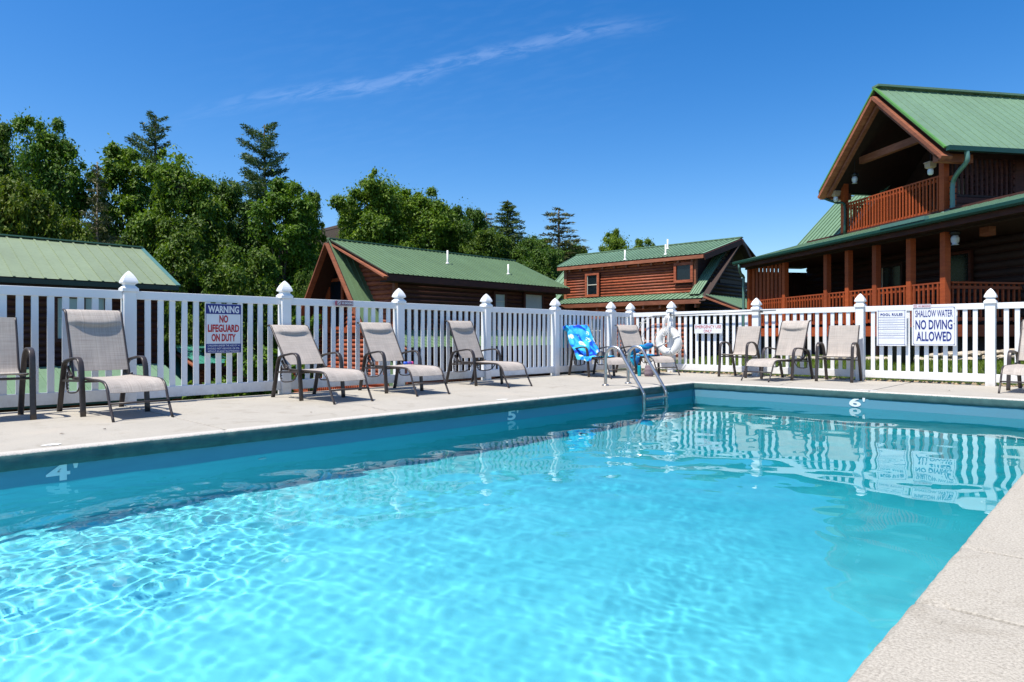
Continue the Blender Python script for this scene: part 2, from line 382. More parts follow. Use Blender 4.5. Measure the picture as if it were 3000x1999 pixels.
# ------------------------------------------------------------------ pool
def zf(y): return -1.15-.65*smooth(1.5, 9, y)-WZ*0
bas = MB(); RC = .035                                           # the lip overhangs the wall by RC
x0, x1, y0, y1 = PXL-RC, PXR+RC, PYN-RC, PYF+.006
nY = 60; yy = np.linspace(y0, y1, nY)
Vv = []
for y in yy: Vv += [(x0, y, -.105), (x0, y, float(zf(y))-.25), (x1, y, float(zf(y))-.25), (x1, y, -.105)]
Ff = []
for i in range(nY-1):
    for k in range(3): Ff.append((i*4+k, i*4+k+1, i*4+k+5, i*4+k+4))
Ff += [(0, 3, 2, 1), ((nY-1)*4, (nY-1)*4+1, (nY-1)*4+2, (nY-1)*4+3)]
bas.add(Vv, Ff)
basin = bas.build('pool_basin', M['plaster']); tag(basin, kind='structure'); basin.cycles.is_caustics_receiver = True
rng = np.random.RandomState(11)
nx_, ny_ = 380, 1150
WX, WY = np.meshgrid(np.linspace(x0-.02, x1+.02, nx_), np.linspace(y0-.02, y1+.02, ny_))
Z = np.zeros_like(WX); Zc = np.zeros_like(WX)
for i in range(60):
    lam = .085*(6.0)**rng.rand(); k = 2*np.pi/lam; th = rng.rand()*2*np.pi
    Z += .0115/k*np.sin(k*(WX*np.cos(th)+WY*np.sin(th))+rng.rand()*7)
for i in range(16):
    lam = .30*(6.0)**rng.rand(); k = 2*np.pi/lam; th = rng.rand()*2*np.pi
    Zc += .0042/k*np.sin(k*(WX*np.cos(th)+WY*np.sin(th))+rng.rand()*7)
Zs = np.zeros_like(WX)
for i in range(34):
    lam = .05*(2.6)**rng.rand(); k = 2*np.pi/lam; th = 1.1+rng.normal()*.9
    Zs += .0060/k*np.sin(k*(WX*np.cos(th)+WY*np.sin(th))+rng.rand()*7)
patchy = np.zeros_like(WX)
for i in range(8):
    k = rng.uniform(.7, 2.6); th = rng.rand()*6.28; patchy += np.sin(k*(WX*np.cos(th)+WY*np.sin(th))+rng.rand()*7)
patchy = smooth(-2.0, 2.2, patchy)
# rings spreading from where the return jets disturb the surface
for cx, cy in ((-4.9, 2.9), (-3.3, 3.9)):
    rr = np.hypot(WX-cx, WY-cy); Z += .0022*np.sin(rr*30)*np.exp(-rr*1.1)
near_ = smooth(5.6, .8, WY+.45*(WX+3)); amp = (.05+.45*near_)*(.35+.65*smooth(-.9, -3.4, WX))*(.45+.8*patchy); Zc += Zs*near_*(.2+.9*patchy)*smooth(-.6, -2.4, WX)*.62; Zc *= .55+.6*smooth(7, 2, WY)
Z = WZ+Z*amp+Zc
V = np.stack([WX, WY, Z], -1).reshape(-1, 3)
I, J = np.meshgrid(np.arange(nx_-1), np.arange(ny_-1)); A = (J*nx_+I).ravel()
Q = np.stack([A, A+1, A+nx_+1, A+nx_], -1)
wat = link('water', np_mesh('water', V, Q, M['water'], True)); tag(wat, kind='structure'); wat.cycles.is_caustics_caster = True

# deck slabs: a base sheet, slabs with recessed joints on it
deck = MB()
deck.box((-8.2, -9, -.30), (x0-.12, 12.4, -.12)).box((x0-.12, PYF+.15, -.30), (12, 12.4, -.12)).box((x1+.12, -9, -.30), (12, PYF+.15, -.12))
dk = deck.build('pool_deck', M['base']); tag(dk, kind='structure')
J_ = .011
def slabo(ax, ay, bx, by, mat):
    MB().box((ax+(0 if abs(ax-PXR-LIP) < .03 else J_), ay+J_*.6, -.12), (bx-(0 if abs(bx-PXL+LIP) < .01 else J_), by-J_*.6, 0)).build('slab', mat, dk, bevel=.006)
LIP = .10
for a, b_ in ((-9, -5.3), (-5.3, -1.6), (-1.6, 2.24), (2.24, 6.08), (6.08, 9.9), (9.9, 12.36)):
    slabo(-8.17, a, PXL-LIP, b_, M['deck'])
xsj = [PXL-LIP, -2.7, .2, 3.4, 6.4, 9.4, 12]
for a, b_ in zip(xsj[:-1], xsj[1:]): slabo(a, PYF+LIP, b_, 12.36, M['deck'])
for a, b_ in zip([2.17, 2.83, 5.4, 8.0], [2.83, 5.4, 8.0, PYF+LIP]):
    for c, d_ in ((PXR, 3.4), (3.4, 7.5), (7.5, 12)): slabo(c+(LIP-.012 if c < 0 else 0), a, d_, b_, M['near'])
for a, b_ in zip([-9, -5, -2.2, .2], [-5, -2.2, .2, 2.17]):
    for c, d_ in ((PXR, 3.4), (3.4, 7.5), (7.5, 12)): slabo(c+(LIP-.012 if c < 0 else 0), a, d_, b_, M['near'])
# coping: rounded gritty lip
def coping(p0, p1, inward, mat, joints=()):
    p0, p1, n = Vector(p0), Vector(p1), Vector(inward); L = (p1-p0).length; d = (p1-p0)/L
    prof = [(-LIP, 0), (-.03, 0), (-.018, -.003), (-.008, -.010), (-.002, -.022), (0, -.036), (.001, -.07), (0, -.108), (-.012, -.116), (-LIP, -.116)]
    k = int(L/.03); Vv = []; Ff = []; m_ = len(prof)
    for i in range(k+1):
        s_ = L*i/k; p = p0+d*s_
        jt = any(abs(s_-j) < .012 for j in joints)
        for (a, z) in prof:
            q = mnoise.noise(Vector((p.x*14, p.y*14, z*40)))*(.0045 if mat is M['coping'] else .0025)+mnoise.noise(Vector((p.x*2, p.y*2, z*3)))*.003
            wgt = 1 if a > -.05 else 0
            v = p+n*(a+q*wgt-(.006 if jt and wgt else 0)); Vv.append((v.x, v.y, z+(q*.5*wgt if z > -.1 else q*.8)-(.008 if jt and z > -.03 else 0)))
    for i in range(k):
        for j in range(m_-1): Ff.append((i*m_+j, (i+1)*m_+j, (i+1)*m_+j+1, i*m_+j+1))
    mb = MB(); mb.add(Vv, Ff, True); return mb.build('coping', mat, dk)
cp = coping((PXL, PYN, 0), (PXL, PYF, 0), (1, 0, 0), M['coping'], [2.24-PYN, 6.08-PYN])
coping((PXL-LIP, PYF, 0), (PXR+LIP, PYF, 0), (0, -1, 0), M['coping'], [2.68])
coping((PXR, PYF+LIP, 0), (PXR, PYN, 0), (-1, 0, 0), M['near'], [PYF+LIP-2.83, PYF+LIP-2.17, PYF+LIP-5.4])
def crack(pts, seed, w=.0022):
    r = random.Random(seed); P = []
    for (xa, ya), (xb, yb) in zip(pts[:-1], pts[1:]):
        k = max(2, int(math.hypot(xb-xa, yb-ya)/.06))
        for i in range(k): u = i/k; P.append((xa+(xb-xa)*u+r.uniform(-.012, .012), ya+(yb-ya)*u+r.uniform(-.012, .012)))
    V_ = []; 
    for i, (x, y) in enumerate(P):
        w_ = w*r.uniform(.4, 1.3)*(1 if 0 < i < len(P)-1 else .2); V_ += [(x-w_, y-w_, .003), (x+w_, y+w_, .003)]
    MB().add(V_, [(2*i, 2*i+1, 2*i+3, 2*i+2) for i in range(len(P)-1)]).build('crack', M['base'], dk)
crack([(-5.42, 3.9), (-6.2, 4.05), (-7.1, 3.85), (-8.1, 4.15)], 1); crack([(-5.45, 8.0), (-6.0, 7.7), (-6.9, 7.9)], 2); 
crack([(-4.0, 10.0), (-4.1, 10.9), (-3.9, 12.2)], 4)
# white paint patches worn thin on the deck edge
M['paint'] = simple('worn_white_paint', (.78, .78, .76), .7, var=.06)
def patch(cx, cy, lx, ly, seed):
    r = random.Random(seed); pts = []
    for i in range(22):
        a = 2*math.pi*i/22; q = r.uniform(.55, 1.0); pts.append((cx+lx*q*math.cos(a), cy+ly*q*math.sin(a), .004))
    MB().add([(cx, cy, .004)]+pts, [(0, i+1, (i+1) % 22+1) for i in range(22)]).build('paint_patch', M['paint'], dk)
patch(-5.47, 1.08, .05, .07, 1); patch(-5.47, 5.55, .05, .10, 2); patch(-2.75, 10.0, .22, .05, 3)

# ------------------------------------------------------------------ lettering
_fc = {}
def text_mesh(body, w, h, mat, bold=.0, spacing=1.0, rounded=False):
    cu = bpy.data.curves.new('lettering', 'FONT'); cu.body = body; cu.size = 1; cu.offset = bold; cu.space_character = spacing
    cu.extrude = 0; cu.resolution_u = 3
    ob = bpy.data.objects.new('lettering_tmp', cu); COL.objects.link(ob)
    dg = bpy.context.evaluated_depsgraph_get(); me = bpy.data.meshes.new_from_object(ob.evaluated_get(dg))
    bpy.data.objects.remove(ob); bpy.data.curves.remove(cu)
    n = len(me.vertices); co = np.empty(n*3, np.float32); me.vertices.foreach_get('co', co); co = co.reshape(-1, 3)
    mn, mx = co[:, :2].min(0), co[:, :2].max(0)
    co[:, 0] = (co[:, 0]-mn[0])/(mx[0]-mn[0])*w-w/2; co[:, 1] = (co[:, 1]-mn[1])/(mx[1]-mn[1])*h; co[:, 2] = 0
    me.vertices.foreach_set('co', co.ravel()); me.materials.clear(); me.materials.append(mat); me.update(); return me
def letter(parent, body, cx, y, w, h, mat, z=.0045, bold=.0, name='lettering', spacing=1.0):
    return link(name, text_mesh(body, w, h, mat, bold, spacing), parent, (cx, y, z))
M['navy'] = simple('navy_print', (.012, .022, .19), .45, var=.05)
M['red'] = simple('red_print', (.48, .012, .02), .45, var=.05)
M['signwhite'] = simple('white_sign_sheet', (.74, .75, .77), .4, var=.03)
M['maroon'] = simple('maroon_print', (.16, .02, .05), .45, var=.05)
M['screw'] = simple('screw_head', (.12, .12, .12), .4, metal=.6)
M['grey_print'] = simple('faint_grey_print', (.35, .37, .42), .6)
def rrect(mb, w, h, r, z, n=5, mi=0, inner=None):
    pts = []
    for cx, cy, a0 in ((w/2-r, h/2-r, 0), (-w/2+r, h/2-r, 90), (-w/2+r, -h/2+r, 180), (w/2-r, -h/2+r, 270)):
        for i in range(n+1):
            a = R(a0+90*i/n); pts.append((cx+r*math.cos(a), cy+r*math.sin(a), z))
    if inner is None: mb.add(pts, [tuple(range(len(pts)))], mi=mi)
    else:
        k = len(pts); q = []
        w2, h2, r2 = w-2*inner, h-2*inner, max(r-inner, .001)
        for cx, cy, a0 in ((w2/2-r2, h2/2-r2, 0), (-w2/2+r2, h2/2-r2, 90), (-w2/2+r2, -h2/2+r2, 180), (w2/2-r2, -h2/2+r2, 270)):
            for i in range(n+1):
                a = R(a0+90*i/n); q.append((cx+r2*math.cos(a), cy+r2*math.sin(a), z))
        mb.add(pts+q, [(i, (i+1) % k, k+(i+1) % k, k+i) for i in range(k)], mi=mi)
    return mb
def sign(name, pa, pb, side, label, cat='sign'):
    """pa, pb: pixel corners on the fence face; returns the empty, width, height (local x right, y up, z out)."""
    if side == 'left':
        X = FXL+.012; a, b_ = on_x(*pa, X), on_x(*pb, X); w = abs(b_.y-a.y); rot = (R(90), 0, R(90)); loc = Vector((X, (a.y+b_.y)/2, 0))
    else:
        Y = FYF-.012; a, b_ = on_y(*pa, Y), on_y(*pb, Y); w = abs(b_.x-a.x); rot = (R(90), 0, 0); loc = Vector(((a.x+b_.x)/2, Y, 0))
    h = abs(a.z-b_.z); loc.z = (a.z+b_.z)/2
    o = empty(name, loc, label=label, cat=cat, rot=rot); return o, w, h
def screws(o, pts):
    for x, y in pts:
        mb = MB(); mb.lathe([(.006, 0), (.006, .003), (.003, .006)], (x, y, .002), 8); mb.build('screw', M['screw'], o)

# depth markers painted on the pool wall
def marker(body, loc, rot, w, h, label, cat='depth marker'):
    o = empty('depth_marker', loc, label=label, cat=cat, rot=rot)
    letter(o, body, 0, 0, w*.66, h, M['paint'], .003, .03, 'numeral').location.x = -w*.12
    letter(o, "'", w*.36, h*.62, w*.14, h*.42, M['paint'], .003, .02, 'foot_mark')
    return o
marker('4', (PXL-RC+.002, 1.11, -.225), (R(90), 0, R(90)), .21, .120, 'white painted 4 foot depth mark at the near end of the shaded pool wall')
marker('5', (PXL-RC+.002, 5.56, -.225), (R(90), 0, R(90)), .21, .120, 'white painted 5 foot depth mark halfway along the shaded pool wall')
marker('6', (PXL-RC+.002, 8.98, -.225), (R(90), 0, R(90)), .21, .120, 'white painted 6 foot depth mark behind the pool ladder')
marker('6', (-2.82, PYF+.004, -.222), (R(90), 0, 0), .23, .125, 'white painted 6 foot depth mark on the sunlit far pool wall')
# ring fitting of a return jet under water
jt = MB(); jt.lathe([(.035, 0), (.035, .01), (.018, .014)], n=14)
o = jt.build('water_inlet', M['signwhite']); o.location = on_x(768, 1349, PXL-RC+.005); o.rotation_euler = (0, R(90), 0)
tag(o, 'round white return jet fitting in the shaded pool wall below the water', 'pool fitting')
o.location.z = -.42

# ------------------------------------------------------------------ white picket fences
PW = .127
cap_prof = [(.078, 0), (.080, .006), (.080, .036), (.076, .040), (.066, .052), (.054, .066), (.049, .074), (.052, .082), (.062, .090), (.074, .096), (.076, .104), (.072, .122), (.062, .148), (.046, .178), (.028, .205), (.012, .224), (.0, .234)]
capm = MB().lathe(cap_prof, square=True).mesh('post_cap', M['vinyl'])
postm = MB().box((-PW/2, -PW/2, -.12), (PW/2, PW/2, 1.245)).mesh('post', M['vinyl'])
picm = {}; prng = random.Random(31)
def fence(posts, axis, face, label, name='picket_fence', skip=0):
    """posts: centre coordinates along the axis; face: coordinate of the pool side face of the posts."""
    root = empty(name, (0, 0, 0), label=label, cat='fence')
    def P3(s_, off, z): return (face+off, s_, z) if axis == 'y' else (s_, face+off, z)
    sg = -1 if axis == 'y' else 1
    for c in posts[skip:]:
        p = link('post', postm, root, P3(c, sg*PW/2, 0), bevel=.006)
        link('post_cap', capm, p, (0, 0, 1.245))
    for a, b_ in zip(posts[:-1], posts[1:]):
        a0, b0 = a+PW/2, b_-PW/2
        for z0, z1, nm in ((1.165, 1.257, 'top_rail'), (.055, .178, 'bottom_rail')):
            q0, q1 = P3(a0, sg*.040, z0), P3(b0, sg*.092, z1); MB().box(q0, q1).build(nm, M['vinyl'], root, bevel=.004)
        n = max(1, round((b0-a0)/.131)-1); w = .060
        for i in range(n):
            c = a0+(b0-a0)*(i+1)/(n+1)
            key = axis
            if key not in picm:
                picm[key] = MB().box((-.011, -w/2, .175), (.011, w/2, 1.168)).mesh('picket', M['vinyl']) if axis == 'y' else MB().box((-w/2, -.011, .175), (w/2, .011, 1.168)).mesh('picket', M['vinyl'])
            pk = link('picket', picm[key], root, P3(c+prng.uniform(-.0025, .0025), sg*.066, 0)); pk.rotation_euler[0 if axis == 'y' else 1] = prng.uniform(-.0022, .0022)
    return root
lp = [2.305+1.83*k for k in range(-3, 6)]
fence(lp+[12.124+PW/2], 'y', FXL, 'white vinyl picket fence behind the row of loungers, running beside the long pool edge')
fp = [FXL-PW/2+.0]+[-7.065+1.81*k for k in range(0, 8)]
fr = [-7.065+1.81*k for k in range(0, 8)]
fence([FXL-PW/2]+fr, 'x', FYF, 'white vinyl picket fence across the far end of the pool carrying the rule signs', skip=1)

# ------------------------------------------------------------------ signs
o, w, h = sign('warning_sign', (601.5, 889), (707, 1033.6), 'left', 'blue, white and red WARNING NO LIFEGUARD ON DUTY sign')
mb = MB(); mb.box((-w/2, -h/2, -.001), (w/2, h/2, .001)); mb.build('sign_panel', M['signwhite'], o)
for (ya, yb, xa) in ((.5, .285, .5), (-.305, -.5, .5)):
    MB().box((-w*xa+.006, h*yb+.004, .0015), (w*xa-.006, h*ya-.004, .003)).build('colour_band', M['navy'], o)
rrect(MB(), w-.008, h-.008, .008, .0025, inner=.006).build('border', M['navy'], o)
letter(o, 'WARNING', 0, h*.315, w*.86, h*.145, M['signwhite'], bold=.035)
for s_, y, ww in (('NO', .115, .24), ('LIFEGUARD', -.075, .87), ('ON DUTY', -.265, .67)): letter(o, s_, 0, h*y, w*ww, h*.155, M['red'], bold=.035)
for s_, y in (('CHILDREN UNDER THE AGE OF 14', -.365), ('SHOULD NOT USE POOL OR SPA', -.425), ('WITHOUT AN ADULT IN ATTENDANCE', -.48)): letter(o, s_, 0, h*y, w*.88, h*.036, M['signwhite'], bold=.01)
screws(o, [(-w*.47, h*.48), (w*.47, h*.48), (-w*.47, -h*.48), (w*.47, -h*.48)])

def nosmoke(pa, pb, side, label, faded):
    o, w, h = sign('no_smoking_sign', pa, pb, side, label)
    o.location += Vector((.008, 0, 0)) if side == 'left' else Vector((0, -.008, 0))
    inkm = M['maroon'] if not faded else M['pink']
    MB().box((-w/2, -h/2, -.030), (w/2, h/2, .001)).build('sign_panel', M['maroon'] if not faded else M['signwhite'], o)
    fg = M['signwhite'] if not faded else M['pink']
    rrect(MB(), w*.96, h*.86, .004, .0025, inner=.0035).build('border', fg, o)
    k = MB(); cx = -w/2+h*.6; n = 20; r1, r2 = h*.38, h*.28
    V1 = [(cx+r1*math.cos(2*math.pi*i/n), r1*math.sin(2*math.pi*i/n), .003) for i in range(n)]+[(cx+r2*math.cos(2*math.pi*i/n), r2*math.sin(2*math.pi*i/n), .003) for i in range(n)]
    k.add(V1, [(i, (i+1) % n, n+(i+1) % n, n+i) for i in range(n)])
    k.hexa([(cx-r2*.75-.003, r2*.7, .0028), (cx+r2*.7-.003, -r2*.75, .0028), (cx+r2*.75+.003, -r2*.7, .0028), (cx-r2*.7+.003, r2*.75, .0028), (cx-r2*.75-.003, r2*.7, .003), (cx+r2*.7-.003, -r2*.75, .003), (cx+r2*.75+.003, -r2*.7, .003), (cx-r2*.7+.003, r2*.75, .003)])
    k.box((cx-r2*.7, -.003, .0026), (cx+r2*.7, .003, .0029))
    k.build('crossed_cigarette_symbol', fg, o)
    letter(o, 'NO SMOKING', w*.13, -h*.22, w*.66, h*.46, fg, bold=.04)
M['pink'] = simple('faded_red_print', (.50, .24, .27), .6)
nosmoke((985, 881), (1034, 897), 'left', 'small maroon NO SMOKING plate on the top rail of the fence', False)
nosmoke((2675, 892.5), (2727, 902.5), 'far', 'small faded white NO SMOKING plate above the shallow water sign', True)
o, w, h = sign('emergency_sign', (2034.5, 951), (2115.5, 977), 'far', 'white EMERGENCY USE ONLY sign beside the life ring')
MB().box((-w/2, -h/2, -.001), (w/2, h/2, .001)).build('sign_panel', M['signwhite'], o)
letter(o, 'EMERGENCY USE', 0, h*.06, w*.93, h*.33, M['red']); letter(o, 'ONLY', -w*.01, -h*.40, w*.29, h*.33, M['red'])
o, w, h = sign('pool_rules_sign', (2568.5, 908), (2656, 1014), 'far', 'white POOL RULES sign ruled with dark blue lines')
MB().box((-w/2, -h/2, -.001), (w/2, h/2, .001)).build('sign_panel', M['signwhite'], o)
rrect(MB(), w*.90, h*.93, .012, .002, inner=.006).build('border', M['navy'], o)
letter(o, 'POOL RULES', 0, h*.325, w*.74, h*.07, M['navy'], bold=.03, spacing=1.15)
k = MB(); yy_ = [.285, .21, .145, .08, .015, -.05, -.15, -.215, -.285]
for y in yy_: k.box((-w*.44, h*y-.0022, .0015), (w*.44, h*y+.0022, .0025))
k.build('rule_line', M['navy'], o)
k = MB(); r = random.Random(5)
for i in range(8):
    ym = (yy_[i]+yy_[i+1])/2*h; x = -w*.30; k.box((-w*.37, ym-.003, .0016), (-w*.355, ym+.003, .0022)); end = r.uniform(-.05, .38)*w
    while x < end:
        l = r.uniform(.006, .02); k.box((x, ym-.0016, .0016), (x+l, ym+.0016, .0022)); x += l+.006
kk = k.build('faint_small_print', M['grey_print'], o); kk['kind'] = 'stuff'
screws(o, [(-w*.45, h*.47), (w*.45, h*.47), (-w*.45, -h*.47), (w*.45, -h*.47), (-w*.45, 0), (w*.45, 0)])
o, w, h = sign('no_diving_sign', (2671.5, 900), (2802, 1013.5), 'far', 'large white SHALLOW WATER NO DIVING ALLOWED sign')
MB().box((-w/2, -h/2, -.001), (w/2, h/2, .001)).build('sign_panel', M['signwhite'], o)
rrect(MB(), w*.94, h*.96, .02, .002, inner=.005).build('border', M['navy'], o)
letter(o, 'SHALLOW WATER', 0, h*.235, w*.84, h*.175, M['navy'], bold=.008)
letter(o, 'NO DIVING', 0, h*-.085, w*.83, h*.245, M['navy'], bold=.02); letter(o, 'ALLOWED', 0, h*-.385, w*.79, h*.245, M['navy'], bold=.02)
screws(o, [(-w*.45, h*.46), (w*.45, h*.46), (-w*.45, -h*.46), (w*.45, -h*.46), (-w*.46, 0), (w*.45, h*.06)])

# ------------------------------------------------------------------ loungers and chairs
BAR = [(-.009, -.023), (.009, -.023), (.011, -.015), (.011, .015), (.009, .023), (-.009, .023), (-.011, .015), (-.011, -.015)]
def smooth_path(pts, n=5):
    P = [Vector(p) for p in pts]; out = [P[0]]
    for i in range(len(P)-1):
        p0 = P[max(i-1, 0)]; p1 = P[i]; p2 = P[i+1]; p3 = P[min(i+2, len(P)-1)]
        for k in range(1, n+1):
            u = k/n; out.append(.5*((2*p1)+(-p0+p2)*u+(2*p0-5*p1+4*p2-p3)*u*u+(-p0+3*p1-3*p2+p3)*u**3))
    return out
def sling(path, hw, thick=.006, bulge=None, sag=.0, hem=True):
    """fabric swept between two rails: path of (x, z), half width hw; doubled for thickness"""
    nu = 12; P = [Vector((p[0], 0, p[1])) for p in path]; top = []; n = len(P)
    for i, p in enumerate(P):
        d = (P[min(i+1, n-1)]-P[max(i-1, 0)]).normalized(); nrm_ = Vector((-d.z, 0, d.x))*(1 if True else -1)
        for j in range(nu+1):
            u = -1+2*j/nu; off = -sag*(1-u*u)
            if bulge: off += bulge(i/(n-1), u)
            top.append((p+Vector((0, u*hw, 0)), nrm_, off))
    mb = MB(); A_ = [q[0]+q[1]*q[2] for q in top]; B_ = [q[0]+q[1]*(q[2]-thick) for q in top]; m_ = nu+1
    Fa = [(i*m_+j, i*m_+j+1, (i+1)*m_+j+1, (i+1)*m_+j) for i in range(n-1) for j in range(nu)]
    mb.add(A_, Fa, True); mb.add(B_, [tuple(reversed(q)) for q in Fa], True)
    k = len(A_); edge = [(j, j+1) for j in range(nu)]+[((n-1)*m_+j+1, (n-1)*m_+j) for j in range(nu)]
    edge += [((i+1)*m_, i*m_) for i in range(n-1)]+[(i*m_+nu, (i+1)*m_+nu) for i in range(n-1)]
    mb.add(A_+B_, [(a, a+k, b_+k, b_) for a, b_ in edge]); return mb
def lounger(loc, rz, recline, label, group='sling loungers round the pool'):
    root = empty('sun_lounger', loc, rz, label, 'lounger', group)
    for s_ in (-1, 1):
        y = s_*.283
        pth = smooth_path([(0, y, 0), (.055, y, .18), (.115, y, .38), (.150, y, .475), (.215, y, .512), (.36, y, .535), (.50, y, .548), (.585, y, .528), (.628, y, .455), (.645, y, .33), (.682, y, 0)], 4)
        MB().sweep(pth, BAR, (0, 1, 0)).build('arm_frame', M['frame'], root)
        y2 = s_*.250
        sp = smooth_path([(.17, y2, .352), (.5, y2, .352), (.80, y2, .350), (1.03, y2, .348), (1.13, y2, .330), (1.19, y2, .27), (1.235, y2, .17), (1.335, y2, .0)], 4)
        MB().tube(sp, .0125, 8).build('seat_rail', M['frame'], root)
        MB().beam((.09, y, .315), (.645, y, .335), .018, .022).build('side_brace', M['frame'], root)
    MB().tube([(1.262, -.25, .155), (1.262, .25, .155)], .010, 8, (0, 0, 1)).build('foot_crossbar', M['frame'], root)
    MB().tube([(.35, -.27, .333), (.35, .27, .333)], .010, 8, (0, 0, 1)).tube([(.64, -.27, .325), (.64, .27, .325)], .010, 8, (0, 0, 1)).build('seat_crossbar', M['frame'], root)
    sp = [(x, z+.010) for x, z in [(.36, .352), (.45, .350), (.6, .350), (.75, .350), (.9, .350), (1.00, .348), (1.06, .345), (1.11, .333), (1.15, .312), (1.18, .282), (1.205, .240)]]
    sling(sp, .246, sag=.012).build('seat_sling', M['sling'], root)
    th = R(recline); px, pz = .30, .385; L = .70
    dr = Vector((-math.sin(th), 0, math.cos(th))); bk = Vector((-math.cos(th), 0, -math.sin(th)))
    pts = [Vector((px, 0, pz))+dr*(L*u) for u in np.linspace(.0, .9, 19)]
    last = pts[-1]
    for a in (20, 45, 75): pts.append(last+dr*(.07*math.sin(R(a)))+bk*(.07*(1-math.cos(R(a)))))
    for s_ in (-1, 1):
        MB().tube([Vector((px, s_*.252, pz))-dr*.05]+[p+Vector((0, s_*.252, 0)) for p in pts], .0125, 8).build('back_rail', M['frame'], root)
        k = MB(); a = Vector((px-.02, s_*.262, pz-.03)); k.beam(a, a+Vector((-.10, 0, .10)), .014, .03)
        k.lathe([(.016, -.012), (.016, .012)], (px+.01, s_*.268, pz-.018), 10)
        k.build('recline_bracket', M['frame'], root)
    def bul(s_, u):
        lo = .80-.075*(1-u*u)
        if s_ <= lo: return 0
        q = min(1, (s_-lo)/(.97-lo)); return -.034*(1-u**4)*math.sin(math.pi*q**.45)
    fine = [Vector((px, 0, pz))+dr*(L*u) for u in np.linspace(.04, .9, 44)]+pts[-3:]
    def bf(s_, u): return -bul(s_, u)
    path = [(p.x, p.z) for p in fine]
    # the rail curve runs upward, so the normal (-dz, dx) already points to the back; flip the bulge to the front
    sling(path, .250, bulge=lambda s_, u: bul(s_, u), sag=-.0).build('back_sling', M['sling'], root)
    for s_ in (-1, 1):
        rk = MB()
        rk.tube(smooth_path([(.17, s_*.262, .40), (.15, s_*.262, .30), (.165, s_*.262, .225), (.23, s_*.262, .200), (.42, s_*.262, .215), (.50, s_*.262, .255), (.56, s_*.262, .32)], 4), .008, 6)
        for i in range(5): rk.box((.150, s_*.262-.006, .235+i*.032), (.185, s_*.262+.006, .248+i*.032))
        rk.build('recline_rack', M['frame'], root)
    return root
lounger((-7.86, 1.895, 0), R(4), 20, 'sling lounger in front of the second fence post from the left, its back nearly upright')
lounger((-7.76, 4.10, 0), R(1), 40, 'sling lounger leaned back furthest, just right of the warning sign')
lounger((-7.83, 5.41, 0), R(-3), 33, 'sling lounger with a small blue and pink tube on its seat')
lounger((-7.93, 7.05, 0), R(1), 25, 'empty sling lounger between the small tube and the blue beach towel')
lounger((-7.86, 10.16, 0), R(-19), 38, 'sling lounger with a blue fish towel draped over its back')
L6 = lounger((-7.70, 11.50, 0), R(-20), 28, 'sling lounger by the fence corner with a rolled blue towel on its seat')
L7 = lounger((-4.42, 11.98, 0), R(-99), 20, 'sling lounger between the two upright chairs, facing the camera side')
L8 = lounger((-.98, 11.98, 0), R(-95), 26, 'sling lounger cut off by the right edge of the photo')

def chair(loc, rz, label, group='upright sling armchairs by the fence'):
    root = empty('sling_chair', loc, rz, label, 'chair', group)
    for s_ in (-1, 1):
        y = s_*.27
        pth = smooth_path([(0, y, 0), (.06, y, .22), (.13, y, .44), (.20, y, .575), (.30, y, .635), (.42, y, .640), (.50, y, .600), (.525, y, .50), (.535, y, .30), (.565, y, 0)], 4)
        MB().sweep(pth, BAR, (0, 1, 0)).build('arm_frame', M['frame'], root)
        y2 = s_*.235
        MB().tube(smooth_path([(.52, y2, .415), (.30, y2, .395), (.17, y2, .395), (.125, y2, .43), (.10, y2, .52), (.03, y2, .74), (-.035, y2, .935)], 4), .011, 8).build('sling_rail', M['frame'], root)
    MB().tube([(.15, -.26, .355), (.15, .26, .355)], .010, 8, (0, 0, 1)).tube([(.50, -.26, .375), (.50, .26, .375)], .012, 8, (0, 0, 1)).build('seat_crossbar', M['frame'], root)
    sp = smooth_path([(.545, 0, .420), (.30, 0, .398), (.17, 0, .400), (.125, 0, .435), (.095, 0, .52), (.03, 0, .74), (-.035, 0, .935)], 5)
    q = MB(); g_ = sling([(p.x, p.z) for p in sp], .232, sag=.0); g_.build('sling', M['sling'], root)
    return root
chair((-7.80, 1.02, 0), R(0), 'upright sling armchair at the left edge of the photo, half cut off')
chair((-5.32, 11.98, 0), R(-96), 'upright sling armchair beneath the emergency sign, turned towards the ladder')
chair((-3.65, 11.98, 0), R(-88), 'upright sling armchair directly left of the pool rules sign')

# ------------------------------------------------------------------ pool ladder
lad = empty('pool_ladder', (0, 0, 0), label='stainless steel pool ladder with two arched handrails at the far left edge of the water', cat='ladder')
for y in (8.17, 8.78):
    rail = smooth_path([(-5.86, y, .0), (-5.86, y, .34), (-5.855, y, .44), (-5.82, y, .53), (-5.745, y, .585), (-5.65, y, .575), (-5.585, y, .52), (-5.47, y, .34), (-5.27, y, .05), (-5.20, y, -.07), (-5.185, y, -.20), (-5.185, y, -1.15)], 6)
    a = MB().tube(rail, .0245, 14).build('handrail', M['steel'], lad)
    MB().lathe([(.055, .0), (.055, .012), (.048, .020), (.024, .028)], (-5.86, y, 0), 20).build('flange', M['steel'], lad)
for z in (-.155, -.42, -.68, -.94):
    MB().box((-5.225, 8.19, z-.022), (-5.130, 8.76, z+.008)).build('tread', M['steel'], lad, bevel=.006)

